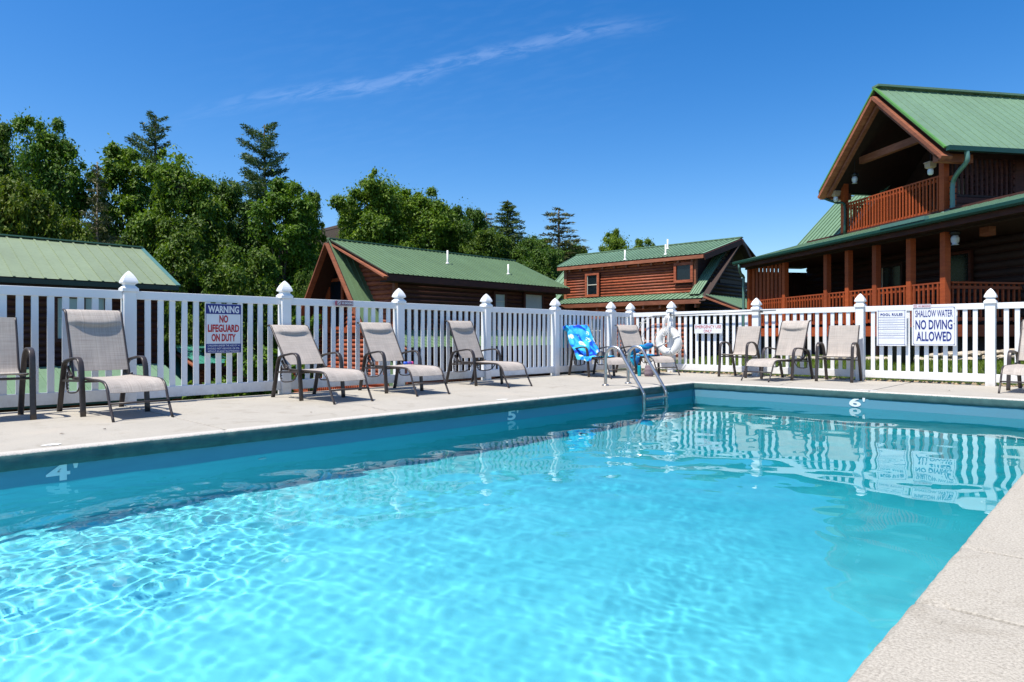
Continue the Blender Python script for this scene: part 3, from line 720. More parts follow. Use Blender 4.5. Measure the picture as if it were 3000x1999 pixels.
# ------------------------------------------------------------------ life ring, rope, reaching pole
M['ring'] = simple('white_ring_foam', (.78, .77, .73), .5, var=.04)
M['rope'] = simple('white_rope', (.72, .70, .66), .8, var=.1, vs=60)
c = on_y(1958, 1001, FYF-.085)
ring = empty('life_ring', c, label='white ring buoy with grab rope hung on the fence post near the corner', cat='life ring')
mb = MB(); n1, n2 = 40, 14; V_ = []
for i in range(n1):
    a = 2*math.pi*i/n1
    for j in range(n2):
        b_ = 2*math.pi*j/n2; rr = .218+.082*math.cos(b_); V_.append((rr*math.cos(a), .055*math.sin(b_), rr*math.sin(a)))
mb.add(V_, [(i*n2+j, i*n2+(j+1) % n2, ((i+1) % n1)*n2+(j+1) % n2, ((i+1) % n1)*n2+j) for i in range(n1) for j in range(n2)], True)
mb.build('float_ring', M['ring'], ring)
rp = MB()
for q in range(4):
    a0 = q*90+25; pts = []
    for i in range(11):
        u = i/10; a = R(a0+90*u); rr = .302+.030*math.sin(math.pi*u)
        pts.append((rr*math.cos(a), -.02, rr*math.sin(a)-.02*math.sin(math.pi*u)))
    rp.tube(pts, .006, 6)
rp.build('grab_rope', M['rope'], ring)
for q in range(4):
    a = R(q*90+25); k = MB(); pts = [(a_*math.cos(a), b_, a_*math.sin(a)) for a_, b_ in ((.135, 0), (.15, -.05), (.218, -.062), (.285, -.05), (.303, 0))]
    k.sweep(pts, [(-.003, -.018), (.003, -.018), (.003, .018), (-.003, .018)], (math.cos(a+1.57), 0, math.sin(a+1.57))); k.build('rope_band', M['ring'], ring)
rope = empty('throw_rope', (0, 0, 0), label='coil of white throw rope hanging from the post over the life ring', cat='rope')
r = random.Random(4); k = MB(); top = on_y(1962, 918, FYF-.05)
for i in range(9):
    dx = r.uniform(-.07, .07); ln = r.uniform(.30, .62)
    pts = smooth_path([top+Vector((0, -.02, 0)), top+Vector((dx, -.13, -.12)), top+Vector((dx*1.2, -.16, -ln)), top+Vector((dx*.6+.02, -.165, -ln-.03)), top+Vector((dx*.3+.035, -.15, -ln+.02)), top+Vector((.02, -.10, -.12))], 5)
    k.tube(pts, .0055, 6)
k.build('rope_coil', M['rope'], rope)
k = MB(); p_ = [on_y(x, y, FYF-.03) for x, y in ((1962, 925), (1915, 925), (1885, 940), (1868, 975), (1880, 997), (1892, 1000), (1884, 985), (1878, 960), (1890, 938), (1925, 928))]
k.tube(smooth_path(p_, 5), .005, 6); k.build('rope_loop', M['rope'], rope)
pole = empty('reaching_pole', (0, 0, 0), label='thin grey reaching pole lying along the top rail of the far fence', cat='pole')
a, b_ = on_y(1912, 926.5, FYF-.045), on_y(2273, 909, FYF-.045)
MB().tube([a, b_], .011, 8, (0, 0, 1)).build('pole_shaft', simple('grey_aluminium', (.30, .31, .30), .4, metal=.5), pole)
for px in (1962, 2230): 
    q = on_y(px, 921 if px < 2000 else 911.5, FYF-.04); MB().box(q+Vector((-.018, -.012, -.03)), q+Vector((.018, .045, .02))).build('pole_bracket', M['black'], pole)

# ------------------------------------------------------------------ towels, bag, bottle, small things
m, t, b = newmat('fish_print_towel'); v = coords(t)
f1 = noise(t, v, 4.2, 3, .5, .9); f2 = noise(t, v, 9, 3, .55, 1.4)
c = ramp(t, f1, [(.40, (.0, .045, .42)), (.45, (.0, .10, .58)), (.475, (.005, .25, .62)), (.53, (.01, .34, .64)), (.56, (.05, .46, .62))])
vr = N(t, 'ShaderNodeTexVoronoi', feature='F1'); vr.inputs['Scale'].default_value = 5.2; t.links.new(v, vr.inputs['Vector'])
msk = ramp(t, vr.outputs['Distance'], [(.30, 1), (.33, 0)])
mm = N(t, 'ShaderNodeMath', operation='MULTIPLY'); t.links.new(msk, mm.inputs[0]); t.links.new(ramp(t, f2, [(.47, 0), (.52, 1)]), mm.inputs[1])
c = mixc(t, mm.outputs[0], c, (.66, .80, .80)); t.links.new(c, b.inputs['Base Color']); b.inputs['Roughness'].default_value = .95
bump(t, b, noise(t, v, 220, 2), .4, .003); M['towel'] = m
m, t, b = newmat('blue_towel'); v = coords(t)
c = ramp(t, noise(t, v, 7, 3, .5, .7), [(.4, (.0, .06, .22)), (.47, (.0, .16, .38)), (.53, (.0, .34, .50)), (.62, (.02, .10, .32))])
t.links.new(c, b.inputs['Base Color']); b.inputs['Roughness'].default_value = .95; M['towel2'] = m
def cloth(path, hw, name, mat, parent, wob=.02, seed=0, ragged=.03, thick=.006, yoff=0):
    """draped sheet: path of (x, z) down its middle"""
    P = smooth_path([(p[0], 0, p[1]) for p in path], 5); nu = 26; n = len(P); A_ = []; B_ = []
    for i, p in enumerate(P):
        d = (P[min(i+1, n-1)]-P[max(i-1, 0)]).normalized(); nr = Vector((-d.z, 0, d.x))
        for j in range(nu+1):
            u = -1+2*j/nu; hw_ = hw*(1+ragged*math.sin(i*.6+seed)); y = u*hw_+yoff
            side = max(0, abs(y-yoff)-.262)
            off = wob*(mnoise.noise(Vector((i*.20, j*.34, seed*3.1)))+.5*mnoise.noise(Vector((i*.5, j*.8, seed))))
            q = p+Vector((0, y, 0))+nr*off
            if side > 0: q = Vector((q.x, yoff+(y-yoff)/abs(y-yoff)*(.262+side*.25), q.z-side*.95))
            A_.append(q); B_.append(q-nr*thick)
    m_ = nu+1; Fa = [(i*m_+j, i*m_+j+1, (i+1)*m_+j+1, (i+1)*m_+j) for i in range(n-1) for j in range(nu)]
    mb = MB(); mb.add(A_, Fa, True); mb.add(B_, [tuple(reversed(q)) for q in Fa], True); return mb.build(name, mat, parent)
tw = empty('beach_towel', (-7.86, 10.16, 0), R(-19), 'blue and turquoise beach towel with fish print draped over a lounger back', 'towel')
th = R(38); bx = lambda u, o=0: (.30-math.sin(th)*.70*u-math.cos(th)*o, .385+math.cos(th)*.70*u-math.sin(th)*o)
cloth([(-.34, .52), (-.33, .70), (-.29, .86), (bx(1.0)[0]-.03, bx(1.0)[1]+.02), (bx(.93)[0]+.03, bx(.93)[1]+.05), (bx(.8)[0]+.05, bx(.8)[1]+.01), (bx(.5)[0]+.04, bx(.5)[1]), (bx(.2)[0]+.05, bx(.2)[1]+.02), (.36, .405), (.50, .388), (.68, .380), (.80, .378)], .345, 'towel_cloth', M['towel'], tw, .026, 2, yoff=-.04)
hat = MB(); hat.lathe([(.13, 0), (.125, .012), (.085, .03), (.07, .065), (.02, .085), (0, .087)], n=18)
o = hat.build('sun_visor', M['black']); o.location = (-7.22, 9.93, .385); tag(o, 'black cap lying on the towel of the fish print lounger', 'cap')
tw2 = empty('rolled_towel', (L6.location.x, L6.location.y, 0), R(-20), 'darker blue towel bunched on the seat of the corner lounger and hanging to the deck', 'towel')
rl = MB(); n_ = 14; V_ = []; Fq = []
for i in range(n_+1):
    yv = -.26+.54*i/n_; rr = .060+.012*math.sin(i*1.7)
    for j in range(12):
        a = 2*math.pi*j/12; V_.append((.42+.05*math.sin(i*.5)+rr*(1+.15*math.sin(3*a+i))*math.cos(a), yv, .43+.012*i*.8+rr*math.sin(a)))
for i in range(n_):
    for j in range(12): Fq.append((i*12+j, (i+1)*12+j, (i+1)*12+(j+1) % 12, i*12+(j+1) % 12))
Fq += [tuple(range(12)), tuple(n_*12+11-j for j in range(12))]
rl.add(V_, Fq, True); rl.build('rolled_part', M['towel2'], tw2)
hp = MB(); V_ = []
for i in range(14):
    z = .385-.024*i; hwid = .15*(1-.05*i)
    for j in range(9):
        u = -1+j/4; V_.append((.62+u*hwid+.02*i*.3, -.268-.02*math.sin(i*.4)-.018*math.cos(j*1.9+i*.2), z-.03*abs(u)))
hp.add(V_, [(i*9+j, i*9+j+1, (i+1)*9+j+1, (i+1)*9+j) for i in range(13) for j in range(8)], True)
hh = hp.build('hanging_part', M['towel2'], tw2); sm = hh.modifiers.new('solid', 'SOLIDIFY'); sm.thickness = .008
cloth([(.45, .375), (.55, .382), (.72, .378), (.80, .372)], .262, 'flat_part', M['towel2'], tw2, .02, 5)
# striped bag
m, t, b = newmat('striped_canvas'); v = coords(t); g = N(t, 'ShaderNodeSeparateXYZ'); t.links.new(v, g.inputs[0])
mw = N(t, 'ShaderNodeMath', operation='MULTIPLY'); t.links.new(g.outputs['Z'], mw.inputs[0]); mw.inputs[1].default_value = 260
sn = N(t, 'ShaderNodeMath', operation='SINE'); t.links.new(mw.outputs[0], sn.inputs[0])
t.links.new(ramp(t, sn.outputs[0], [(.35, (.05, .025, .04)), (.5, (.48, .38, .40))]), b.inputs['Base Color']); b.inputs['Roughness'].default_value = .9; M['stripe'] = m
bag = empty('striped_bag', (-6.62, 10.60, 0), label='small striped beach bag standing on the deck beside the ladder rails', cat='bag')
MB().lathe([(.075, 0), (.088, .04), (.085, .11), (.070, .18), (.062, .21), (.055, .212)], n=18).build('bag_body', M['stripe'], bag)
MB().tube([(.05*math.cos(a)*1.0, 0, .20+.11*math.sin(a)) for a in np.linspace(0, math.pi, 12)], .008, 6, (0, 1, 0)).build('bag_handle', M['black'], bag)
bt = empty('water_bottle', (-6.80, 10.56, 0), label='turquoise water bottle with black cap standing on the deck beside the striped bag', cat='bottle')
MB().lathe([(.032, 0), (.034, .01), (.034, .17), (.028, .20), (.024, .205)], n=16).build('bottle_body', simple('turquoise_plastic', (.0, .30, .38), .3), bt)
MB().lathe([(.026, .205), (.026, .245), (.012, .255)], n=14).build('bottle_cap', M['black'], bt)
tb = MB(); tb.tube([(0, -.07, 0), (0, -.02, 0)], .020, 12, (0, 0, 1)).tube([(0, -.02, 0), (0, .05, 0)], .019, 12, (0, 0, 1), mi=1).tube([(0, .05, 0), (0, .075, 0)], .021, 12, (0, 0, 1), mi=2)
o = tb.build('sunscreen_tube', [simple('blue_plastic', (.02, .10, .55), .3), simple('violet_plastic', (.16, .08, .42), .3), simple('pink_plastic', (.6, .05, .2), .3)])
o.location = (-7.13, 5.42, .392); tag(o, 'small blue and pink tube lying on a lounger seat', 'tube')
for i, (x, y, rz, lb) in enumerate(((-6.05, 1.55, .4, 'tiny brown dead leaf on the deck near the upright lounger foot'), (-6.0, 1.25, 1.9, 'tiny dark leaf scrap on the deck closest to the left edge'), (-1.9, 10.7, 1.2, 'tiny dry leaf on the far deck below the shallow water sign'), (-5.9, 3.3, 2.2, 'curled brown leaf on the deck between the first two loungers'))):
    k = MB(); k.add([(-.02, 0, .003), (0, -.008, .008), (.022, 0, .004), (0, .009, .010)], [(0, 1, 2, 3)]); o = k.build('dry_leaf', M['paleb'] if i % 2 else M['bark']); o.location = (x, y, .003); o.rotation_euler.z = rz
    tag(o, lb, 'leaf', 'scraps of leaf on the deck')
# ------------------------------------------------------------------ buildings: shared builders
def lerp(a, b, u): return a+(b-a)*u
def roof_plane(house, e0, e1, r1, r0, n, mat, name='roof', rib=.035, thick=.05, panels=True):
    """quad roof: eave e0-e1, ridge r0-r1. The sheathing is the roof, each metal panel with its rib is a part of it."""
    e0, e1, r1, r0 = map(Vector, (e0, e1, r1, r0)); nr = (e1-e0).cross(r0-e0).normalized()
    if nr.z < 0: nr = -nr
    base = MB().slab([e0-nr*.004, e1-nr*.004, r1-nr*.004, r0-nr*.004], nr, thick).build(name, M['wood_shade'], house)
    for i in range(n):
        a0, a1 = lerp(e0, e1, i/n), lerp(e0, e1, (i+1)/n); b0, b1 = lerp(r0, r1, i/n), lerp(r0, r1, (i+1)/n)
        mb = MB(); mb.slab([a0, a1, b1, b0], nr, .003)
        mb.slab([lerp(a0, a1, 0)+nr*rib, lerp(a0, a1, .16)+nr*rib, lerp(b0, b1, .16)+nr*rib, lerp(b0, b1, 0)+nr*rib], nr, rib+.001)
        mb.build('roof_panel', mat, base)
    return base, nr
def logs(parent, a, b, z0, z1, out, mat, step=.19, clip=None, holes=()):
    """courses of rounded half logs on the wall from a to b (2D), facing out (2D); clip(z) gives the run as 0..1 pairs"""
    a, b = Vector((a[0], a[1], 0)), Vector((b[0], b[1], 0)); o = Vector((out[0], out[1], 0)).normalized(); d = (b-a); L = d.length; d /= L
    n = max(1, round((z1-z0)/step)); st = (z1-z0)/n
    for i in range(n):
        z = z0+st*i; runs = [(0, 1)]
        if clip: runs = [clip(z+st/2)]
        for hz0, hz1, s0, s1 in holes:
            if z+st/2 > hz0 and z+st/2 < hz1:
                nr_ = []
                for r0, r1 in runs:
                    if s0 > r0: nr_.append((r0, min(r1, s0)))
                    if s1 < r1: nr_.append((max(r0, s1), r1))
                runs = nr_
        for r0, r1 in runs:
            if r1-r0 < .01: continue
            p, q = a+d*L*r0, a+d*L*r1; V_ = []
            for e in (p, q):
                for k in range(6):
                    t_ = k/5; V_.append(e+o*(.055*math.sin(math.pi*t_)**.6)+Vector((0, 0, z+.006+(st-.012)*t_)))
            mb = MB(); mb.add(V_, [(k, k+6, k+7, k+1) for k in range(5)]+[(0, 1, 2, 3, 4, 5), (11, 10, 9, 8, 7, 6)]); mb.sm = [True]*5+[False]*2
            mb.build('log', mat, parent)
def window(house, c, w, h, out, fm, pm, sash=True, fw=.09, name='window'):
    """window set on a wall: c centre, out horizontal normal"""
    o = Vector(out).normalized(); s_ = Vector((-o.y, o.x, 0)); c = Vector(c); mb = MB()
    def bar(u0, u1, v0, v1, d0, d1):
        d0 += .055; d1 += .055
        P_ = [c+s_*u+Vector((0, 0, v))+o*d for v in (v0, v1) for (u, d) in ((u0, d0), (u1, d0), (u1, d1), (u0, d1))]
        mb.hexa(P_)
    bar(-w/2-fw, -w/2, -h/2-fw, h/2+fw, 0, .08); bar(w/2, w/2+fw, -h/2-fw, h/2+fw, 0, .08)
    bar(-w/2, w/2, h/2, h/2+fw, 0, .08); bar(-w/2, w/2, -h/2-fw, -h/2, 0, .08)
    f = mb.build(name, fm, house); mb = MB()
    if sash:
        bar(-w/2, w/2, -.02, .02, .0, .05); bar(-w/2, -w/2+.03, -h/2, h/2, .0, .045); bar(w/2-.03, w/2, -h/2, h/2, .0, .045)
        mb.build('sash', M['cream'], f)
    for v0, v1 in (((-h/2, -.02), (.02, h/2)) if sash else ((-h/2, h/2),)):
        mb = MB(); bar(-w/2, w/2, v0, v1, .005, .02); mb.build('pane', pm, f)
    return f
def railing(parent, a, b, z0, z1, mat, sp=.14, rail_h=.04, name='railing', bw=.038):
    a, b = Vector((*a, 0)), Vector((*b, 0)); d = b-a; L = d.length; d /= L; s_ = Vector((-d.y, d.x, 0))
    mb = MB(); mb.beam(a+Vector((0, 0, z1)), b+Vector((0, 0, z1)), .10, rail_h)
    r = mb.build(name, mat, parent)
    MB().beam(a+Vector((0, 0, z1-.11)), b+Vector((0, 0, z1-.11)), .035, .07).build('upper_stringer', mat, r)
    MB().beam(a+Vector((0, 0, z0+.06)), b+Vector((0, 0, z0+.06)), .035, .08).build('lower_stringer', mat, r)
    n = max(1, int(L/sp)); me = MB().box((-bw/2, -bw/2, z0), (bw/2, bw/2, z1-.02)).mesh('baluster', mat)
    for i in range(n):
        p = a+d*(L*(i+.5)/n)+s_*.036; o = link('baluster', me, r, (p.x, p.y, 0)); o.rotation_euler.z = math.atan2(d.y, d.x)
    return r
def vent(house, p, h=.45):
    mb = MB(); mb.lathe([(.10, -.02), (.085, .03), (.045, .06), (.04, .08), (.04, h)], p, 12); mb.build('vent_pipe', M['white_pipe'], house)

# ------------------------------------------------------------------ chalet cabins whose ridges run along Y (the ones behind the left fence)
def chalet(label, Yf, Yb, XR, ZR, XE, ZE, zl, mat, ribs, prow=.95, sl=1.42, log=M['log'], front=True, porch=None, nfr=4, name='log_cabin', wallx=None, detail=True, zg=-4.6):
    h = empty(name, (0, 0, 0), label=label, cat='cabin')
    # shed dormer slope facing the pool, and its twin on the far side
    roof_plane(h, (XE, Yf+.25, ZE), (XE, Yb, ZE), (XR, Yb, ZR), (XR, Yf+.05, ZR), ribs, mat)
    MB().beam((XR, Yf, ZR+.03), (XR, Yb, ZR+.03), .24, .05).build('ridge_cap', mat, h)
    xf = (ZR-zl)/sl
    for s_ in (1, -1):           # A-frame slopes: short in front of the dormer, full length on the far side
        Yend = Yf+prow if s_ > 0 else Yb
        roof_plane(h, (XR+s_*xf, Yf, zl), (XR+s_*xf, Yend, zl), (XR, Yend, ZR-.03), (XR, Yf, ZR-.03), nfr, mat, 'steep_roof')
        MB().beam((XR+s_*.02, Yf-.03, ZR-.20), (XR+s_*(xf+.02), Yf-.03, zl-.20), .06, .26, (0, 1, 0)).build('rake_board', M['trim'], h)
        if s_ > 0: MB().beam((XR+.02, Yf+.18, ZR-.20), (XE, Yf+.18, ZE-.16), .07, .24, (0, 1, 0)).build('dormer_rake_board', M['trim'], h)
    MB().box((XE-.05, Yf+.25, ZE-.30), (XE-.0, Yb, ZE-.055)).build('eave_fascia', M['log_shade'], h)
    MB().box((XE-.60, Yf+.30, ZE-.32), (XE-.05, Yb-.1, ZE-.28)).build('soffit', M['wood_shade'], h)
    wx = wallx or XE-.6; Yg = Yf+prow
    slope = (ZR-ZE)/(XR-XE)
    # walls: front gable set back under the prow, pool side wall, back wall
    zt = lambda x: ZR-.12-abs(x-XR)*abs(slope)
    zf_ = max(zl, zg); xl_ = XR-(ZR-.25-zf_)/sl
    poly = [(xl_, zg), (wx, zg), (wx, zt(wx)), (XR, ZR-.2), (xl_, zf_)]
    wl_ = MB(); wl_.add([(x, Yg+.02, z) for x, z in poly]+[(x, Yb-.5, z) for x, z in poly], [(0, 1, 2, 3, 4), (9, 8, 7, 6, 5)]+[(i, i+5, (i+1) % 5+5, (i+1) % 5) for i in range(5)])
    w = wl_.build('wall', M['log_shade'], h)
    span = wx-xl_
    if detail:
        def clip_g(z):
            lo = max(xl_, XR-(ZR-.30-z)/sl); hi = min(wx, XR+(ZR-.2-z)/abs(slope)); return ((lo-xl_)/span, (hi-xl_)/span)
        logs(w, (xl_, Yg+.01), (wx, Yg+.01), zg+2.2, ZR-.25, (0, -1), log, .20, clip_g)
        logs(w, (wx+.01, Yg), (wx+.01, Yb-.5), zg+3.0, ZE-.3, (1, 0), M['log_shade'], .20)
        MB().box((wx-.07, Yg-.09, zg), (wx+.09, Yg+.07, ZE-.25)).build('corner_board', M['trim'], h)
    return h
c2 = chalet('log cabin with steep A-frame front and long green roof with two white vent pipes', 14.94, 26.6, -25.3, 4.93, -21.3, 3.22, -1.2, M['roof_moss'], 46, prow=1.05, sl=1.36)
def slope_hit(px, py, fn, plane, lo, hi):
    best = min((abs(plane(px, py, q).z-fn(q)), q) for q in np.linspace(lo, hi, 400)); p = plane(px, py, float(best[1])); p.z = fn(best[1]); return p
f2 = lambda x: 4.93-(x+25.3)*(4.93-3.22)/4.0
vent(c2, slope_hit(1311, 773, f2, on_x, -25.3, -21.3), .62); vent(c2, slope_hit(1489, 804, f2, on_x, -25.3, -21.3), .50)
# tall gable window frames
for x0_, x1_, z0_, z1_ in ((973, 1011, 824, 958), (948, 966, 836, 958)):
    a, b_ = on_y(x0_, z1_, 15.98), on_y(x1_, z0_, 15.98)
    window(c2, ((a.x+b_.x)/2, 15.93, (a.z+b_.z)/2), b_.x-a.x-.1, b_.z-a.z, (0, -1, 0), M['orange'], M['glass'], sash=False, fw=.14)
a = on_y(960, 968, 15.9); MB().box((-27.2, 15.84, a.z-.12), (-23.4, 15.93, a.z+.12)).build('gable_beam', M['orange'], c2)
for x0_, x1_, ya, yb in ((1450, 1477, 864, 903), (1538, 1587, 866, 908)):
    a, b_ = on_x(x0_, yb, -21.8), on_x(x1_, ya, -21.8)
    window(c2, (-21.87, (a.y+b_.y)/2, (a.z+b_.z)/2), abs(b_.y-a.y), b_.z-a.z, (1, 0, 0), M['log_shade'], M['blind'], sash=x0_ < 1500, fw=.12)
roof_plane(c2, (-20.0, 15.2, .32), (-20.0, 26.8, .32), (-21.85, 26.8, .98), (-21.85, 15.2, .98), 46, M['roof_moss'], 'porch_roof')
MB().box((-20.12, 15.2, .02), (-20.05, 26.8, .27)).build('porch_fascia', M['log_shade'], c2)
MB().beam((-20.0, 15.15, .22), (-21.9, 15.15, .88), .06, .24, (0, 1, 0)).build('porch_rake_board', M['trim'], c2)
for y in (15.4, 17.6, 19.8, 22, 24.2, 26.4): MB().box((-20.35, y-.08, -4.2), (-20.19, y+.08, .05)).build('porch_post', M['log_shade'], c2)
MB().box((-21.8, 15.2, -2.1), (-20.1, 26.5, -1.95)).build('porch_floor', M['trim'], c2)
railing(c2, (-20.2, 15.3), (-20.2, 20), -1.95, -1.05, M['log'], .16)
rl_ = railing(c2, (-28.2, 14.7), (-22.0, 14.7), -1.75, -.80, M['log'], .16, name='deck_railing')
MB().box((-28.3, 14.6, -2.05), (-21.9, 15.9, -1.85)).build('front_deck', M['trim'], c2)

# cabin 1, left edge
c1 = empty('log_cabin', (0, 0, 0), label='cabin at the left edge with a sage green standing seam roof', cat='cabin')
roof_plane(c1, (-25, -8.8, 2.57), (-25, 8.72, 2.57), (-29, 8.72, 4.28), (-29, -8.8, 4.28), 44, M['roof_sage'], rib=.03)
roof_plane(c1, (-33, -8.8, 2.57), (-33, 8.72, 2.57), (-29, 8.72, 4.28), (-29, -8.8, 4.28), 8, M['roof_sage'])
MB().beam((-29, -8.8, 4.31), (-29, 8.74, 4.31), .3, .05).build('ridge_cap', M['roof'], c1)
MB().beam((-25.0, 8.74, 2.56), (-29, 8.74, 4.27), .05, .15, (0, 1, 0)).build('rake_trim', M['downspout'], c1)
MB().box((-24.99, -8.8, 2.38), (-24.90, 8.72, 2.53)).build('gutter', M['eave_green'], c1)
MB().box((-25.65, -8.8, 2.33), (-25.0, 8.6, 2.37)).build('soffit', M['wood_shade'], c1)
w = MB().hexa([(-32.4, -8.5, -5), (-25.6, -8.5, -5), (-25.6, 8.4, -5), (-32.4, 8.4, -5), (-32.4, -8.5, 2.75), (-25.6, -8.5, 2.75), (-25.6, 8.4, 2.75), (-32.4, 8.4, 2.75)]).build('wall', M['log_shade'], c1)
logs(w, (-25.59, 0), (-25.59, 8.4), -2.2, 2.35, (1, 0), M['log_shade'], .22)
for px0, px1, ya, yb in ((167, 236, 876, 992), (244, 303, 876, 992)):
    a, b_ = on_x(px0, yb, -25.5), on_x(px1, ya, -25.5)
    window(c1, (-25.53, (a.y+b_.y)/2, (a.z+b_.z)/2), b_.y-a.y, b_.z-a.z, (1, 0, 0), M['log_shade'], M['blind'], sash=True, fw=.12)
roof_plane(c1, (-22.2, -8.5, -1.02), (-22.2, 8.2, -1.02), (-24.9, 8.2, -.22), (-24.9, -8.5, -.22), 36, M['roof'], 'porch_roof', rib=.025)
MB().box((-24.9, -8.5, -.32), (-25.55, 8.1, -.26)).build('porch_ledge', M['roof_teal'], c1)
MB().box((-22.3, -8.5, -1.25), (-22.22, 8.2, -1.08)).build('porch_fascia', M['gutter'], c1)
for y in (-4, -1, 2, 5, 8): MB().box((-22.6, y-.09, -5), (-22.42, y+.09, -1.1)).build('porch_post', M['trim'], c1)
wl2 = MB().box((-24.9, -8.4, -5), (-24.8, 8.1, -.35)).build('lower_wall', M['log_shade'], c1)

# small teal roofed cabin further down the slope
c4 = chalet('small far cabin with a teal metal roof seen through the fence below the warning sign', 12.4, 21.5, -37, .20, -33.6, -.62, -2.6, M['roof_teal'], 26, prow=.9, sl=1.35, zg=-5.2, nfr=3)

# cabin 3: ridge along X
c3 = empty('log_cabin', (0, 0, 0), label='two storey log cabin with sunlit log wall and green roof beyond the fence corner', cat='cabin')
YR, YE, YL, YW = 31.0, 27.8, 27.2, 28.05; ZR3, ZE3, ZL3, ZW3 = 5.55, 4.55, 2.47, 2.76
XL3, XR3 = -24.3, -14.25
roof_plane(c3, (-23.2, YE, ZE3), (-14.45, YE, ZE3), (-14.1, YR, ZR3), (-24.3, YR, ZR3), 36, M['roof'])
roof_plane(c3, (-23.2, 2*YR-YE, ZE3), (-14.45, 2*YR-YE, ZE3), (-14.1, YR, ZR3), (-24.3, YR, ZR3), 8, M['roof'])
MB().beam((-24.3, YR, ZR3+.03), (-14.08, YR, ZR3+.03), .24, .05).build('ridge_cap', M['roof'], c3)
MB().box((-23.2, YE+.01, ZE3-.22), (-14.48, YE+.07, ZE3-.06)).build('eave_fascia', M['trim'], c3)
MB().beam((-14.42, YE, ZE3-.18), (-14.07, YR, ZR3-.18), .06, .26).build('rake_board', M['log_shade'], c3)
MB().beam((-14.07, YR, ZR3-.18), (-14.72, 2*YR-YE, ZE3-.18), .06, .26).build('rake_board', M['log_shade'], c3)
roof_plane(c3, (XL3, YL, ZL3), (XR3, YL, ZL3), (XR3, YW+.1, ZW3+.04), (XL3, YW+.1, ZW3+.04), 40, M['roof'], 'lower_roof')
MB().box((XL3, YL+.01, ZL3-.25), (XR3-.05, YL+.07, ZL3-.06)).build('lower_fascia', M['trim'], c3)
sl3 = (ZR3-ZL3)/(YR-YL)
for xa, xb in ((XL3, -22.9), (-15.0, -14.5)):      # A-frame slopes at either end of the dormer
    roof_plane(c3, (xa, YL+.25, ZL3+.25*sl3), (xb, YL+.25, ZL3+.25*sl3), (xb, YR-.1, ZR3-.12), (xa, YR-.1, ZR3-.12), 4, M['roof'], 'steep_roof')
MB().beam((XR3+.03, YL, ZL3-.16), (XR3+.03, YR, ZR3-.16), .06, .30, (1, 0, 0)).build('rake_board', M['wood_shade'], c3)
MB().beam((XR3+.03, YR, ZR3-.16), (XR3+.03, 2*YR-YL, ZL3-.16), .06, .30, (1, 0, 0)).build('rake_board', M['wood_shade'], c3)
MB().beam((XR3-.1, YR-1.9, ZR3-2.2), (XR3-.1, YR+1.9, ZR3-2.2), .12, .18).build('collar_beam', M['wood_shade'], c3)
w = MB().box((-22.8, YW+.06, ZL3), (-15.05, YR+2, ZE3+.1)).build('dormer_wall', M['log_shade'], c3)
Lw = 22.8-15.05
def fr(px): return (on_y(px, 800, YW).x+22.8)/Lw
wins = []
for px0, px1, ya, yb in ((1723, 1752, 806, 864), (1984, 2025.5, 776, 822)):
    a, b_ = on_y(px0, yb, YW), on_y(px1, ya, YW); wins.append((a, b_))
holes = [(a.z-.14, b_.z+.14, fr(px0)-.022, fr(px1)+.022) for (a, b_), (px0, px1) in zip(wins, ((1723, 1752), (1984, 2025.5)))]
logs(w, (-22.8, YW+.05), (-15.05, YW+.05), ZW3+.0, ZE3-.05, (0, -1), M['log'], .15, holes=holes)
for i, (a, b_) in enumerate(wins):
    window(c3, ((a.x+b_.x)/2, YW+.02, (a.z+b_.z)/2), b_.x-a.x, b_.z-a.z, (0, -1, 0), M['log'], M['glass'], sash=(i == 0), fw=.13)
for x in (-22.8, -15.05): MB().box((x-.09, YW-.03, ZW3-.1), (x+.09, YW+.15, ZE3-.05)).build('corner_board', M['trim'], c3)
for i in range(11):
    x = -22.4+i*.73
    MB().box((x-.05, YE+.08, ZE3-.34), (x+.05, YW+.05, ZE3-.16)).build('rafter_tail', M['trim'], c3)
    x = -23.8+i*.92; MB().box((x-.05, YL+.08, ZL3-.42), (x+.05, YL+.40, ZL3-.22)).build('rafter_tail', M['trim'], c3)
lw = MB().box((-24.1, YL+.42, -2.2), (-15.3, 2*YR-YL-1.2, ZL3-.05)).build('lower_wall', M['log_shade'], c3)
gz = -.25
logs(lw, (-24.1, YL+.41), (-15.3, YL+.41), gz, ZL3-.1, (0, -1), M['log'], .20)
MB().box((-24.15, YL+.28, -1.6), (-15.25, YL+.42, gz)).build('foundation', M['mortar'], c3)
r = random.Random(8)
for row in range(5):
    x = -18.6
    while x < -15.35:
        l = r.uniform(.22, .5); z = gz-.22-.24*row; hh_ = .19
        if x+l > -15.3: l = -15.3-x
        pts = [(x+.015+r.uniform(0, .03), z+r.uniform(0, .02)), (x+l-.015-r.uniform(0, .03), z+r.uniform(0, .02)), (x+l-.01, z+hh_*.6), (x+l-.03, z+hh_), (x+.03, z+hh_-r.uniform(0, .02)), (x+.01, z+hh_*.5)]
        k = MB(); k.add([(p[0], YL+.28, p[1]) for p in pts]+[(p[0]*.9+(x+l/2)*.1, YL+.22, p[1]*.9+(z+.1)*.1) for p in pts], [(6, 7, 8, 9, 10, 11)]+[(i, (i+1) % 6, 6+(i+1) % 6, 6+i) for i in range(6)])
        k.build('stone', M['stone'], c3); x += l
a, b_ = on_y(1738, 1003, 28.4), on_y(1768, 930, 28.4)
for px0, px1, ya, yb in ((1738, 1766, 935, 1003), (1868, 1900, 930, 962)):
    a, b_ = on_y(px0, yb, YL+.38), on_y(px1, ya, YL+.38)
    window(c3, ((a.x+b_.x)/2, YL+.34, (a.z+b_.z)/2), b_.x-a.x, b_.z-a.z, (0, -1, 0), M['log'], M['glass'], sash=True, fw=.13)
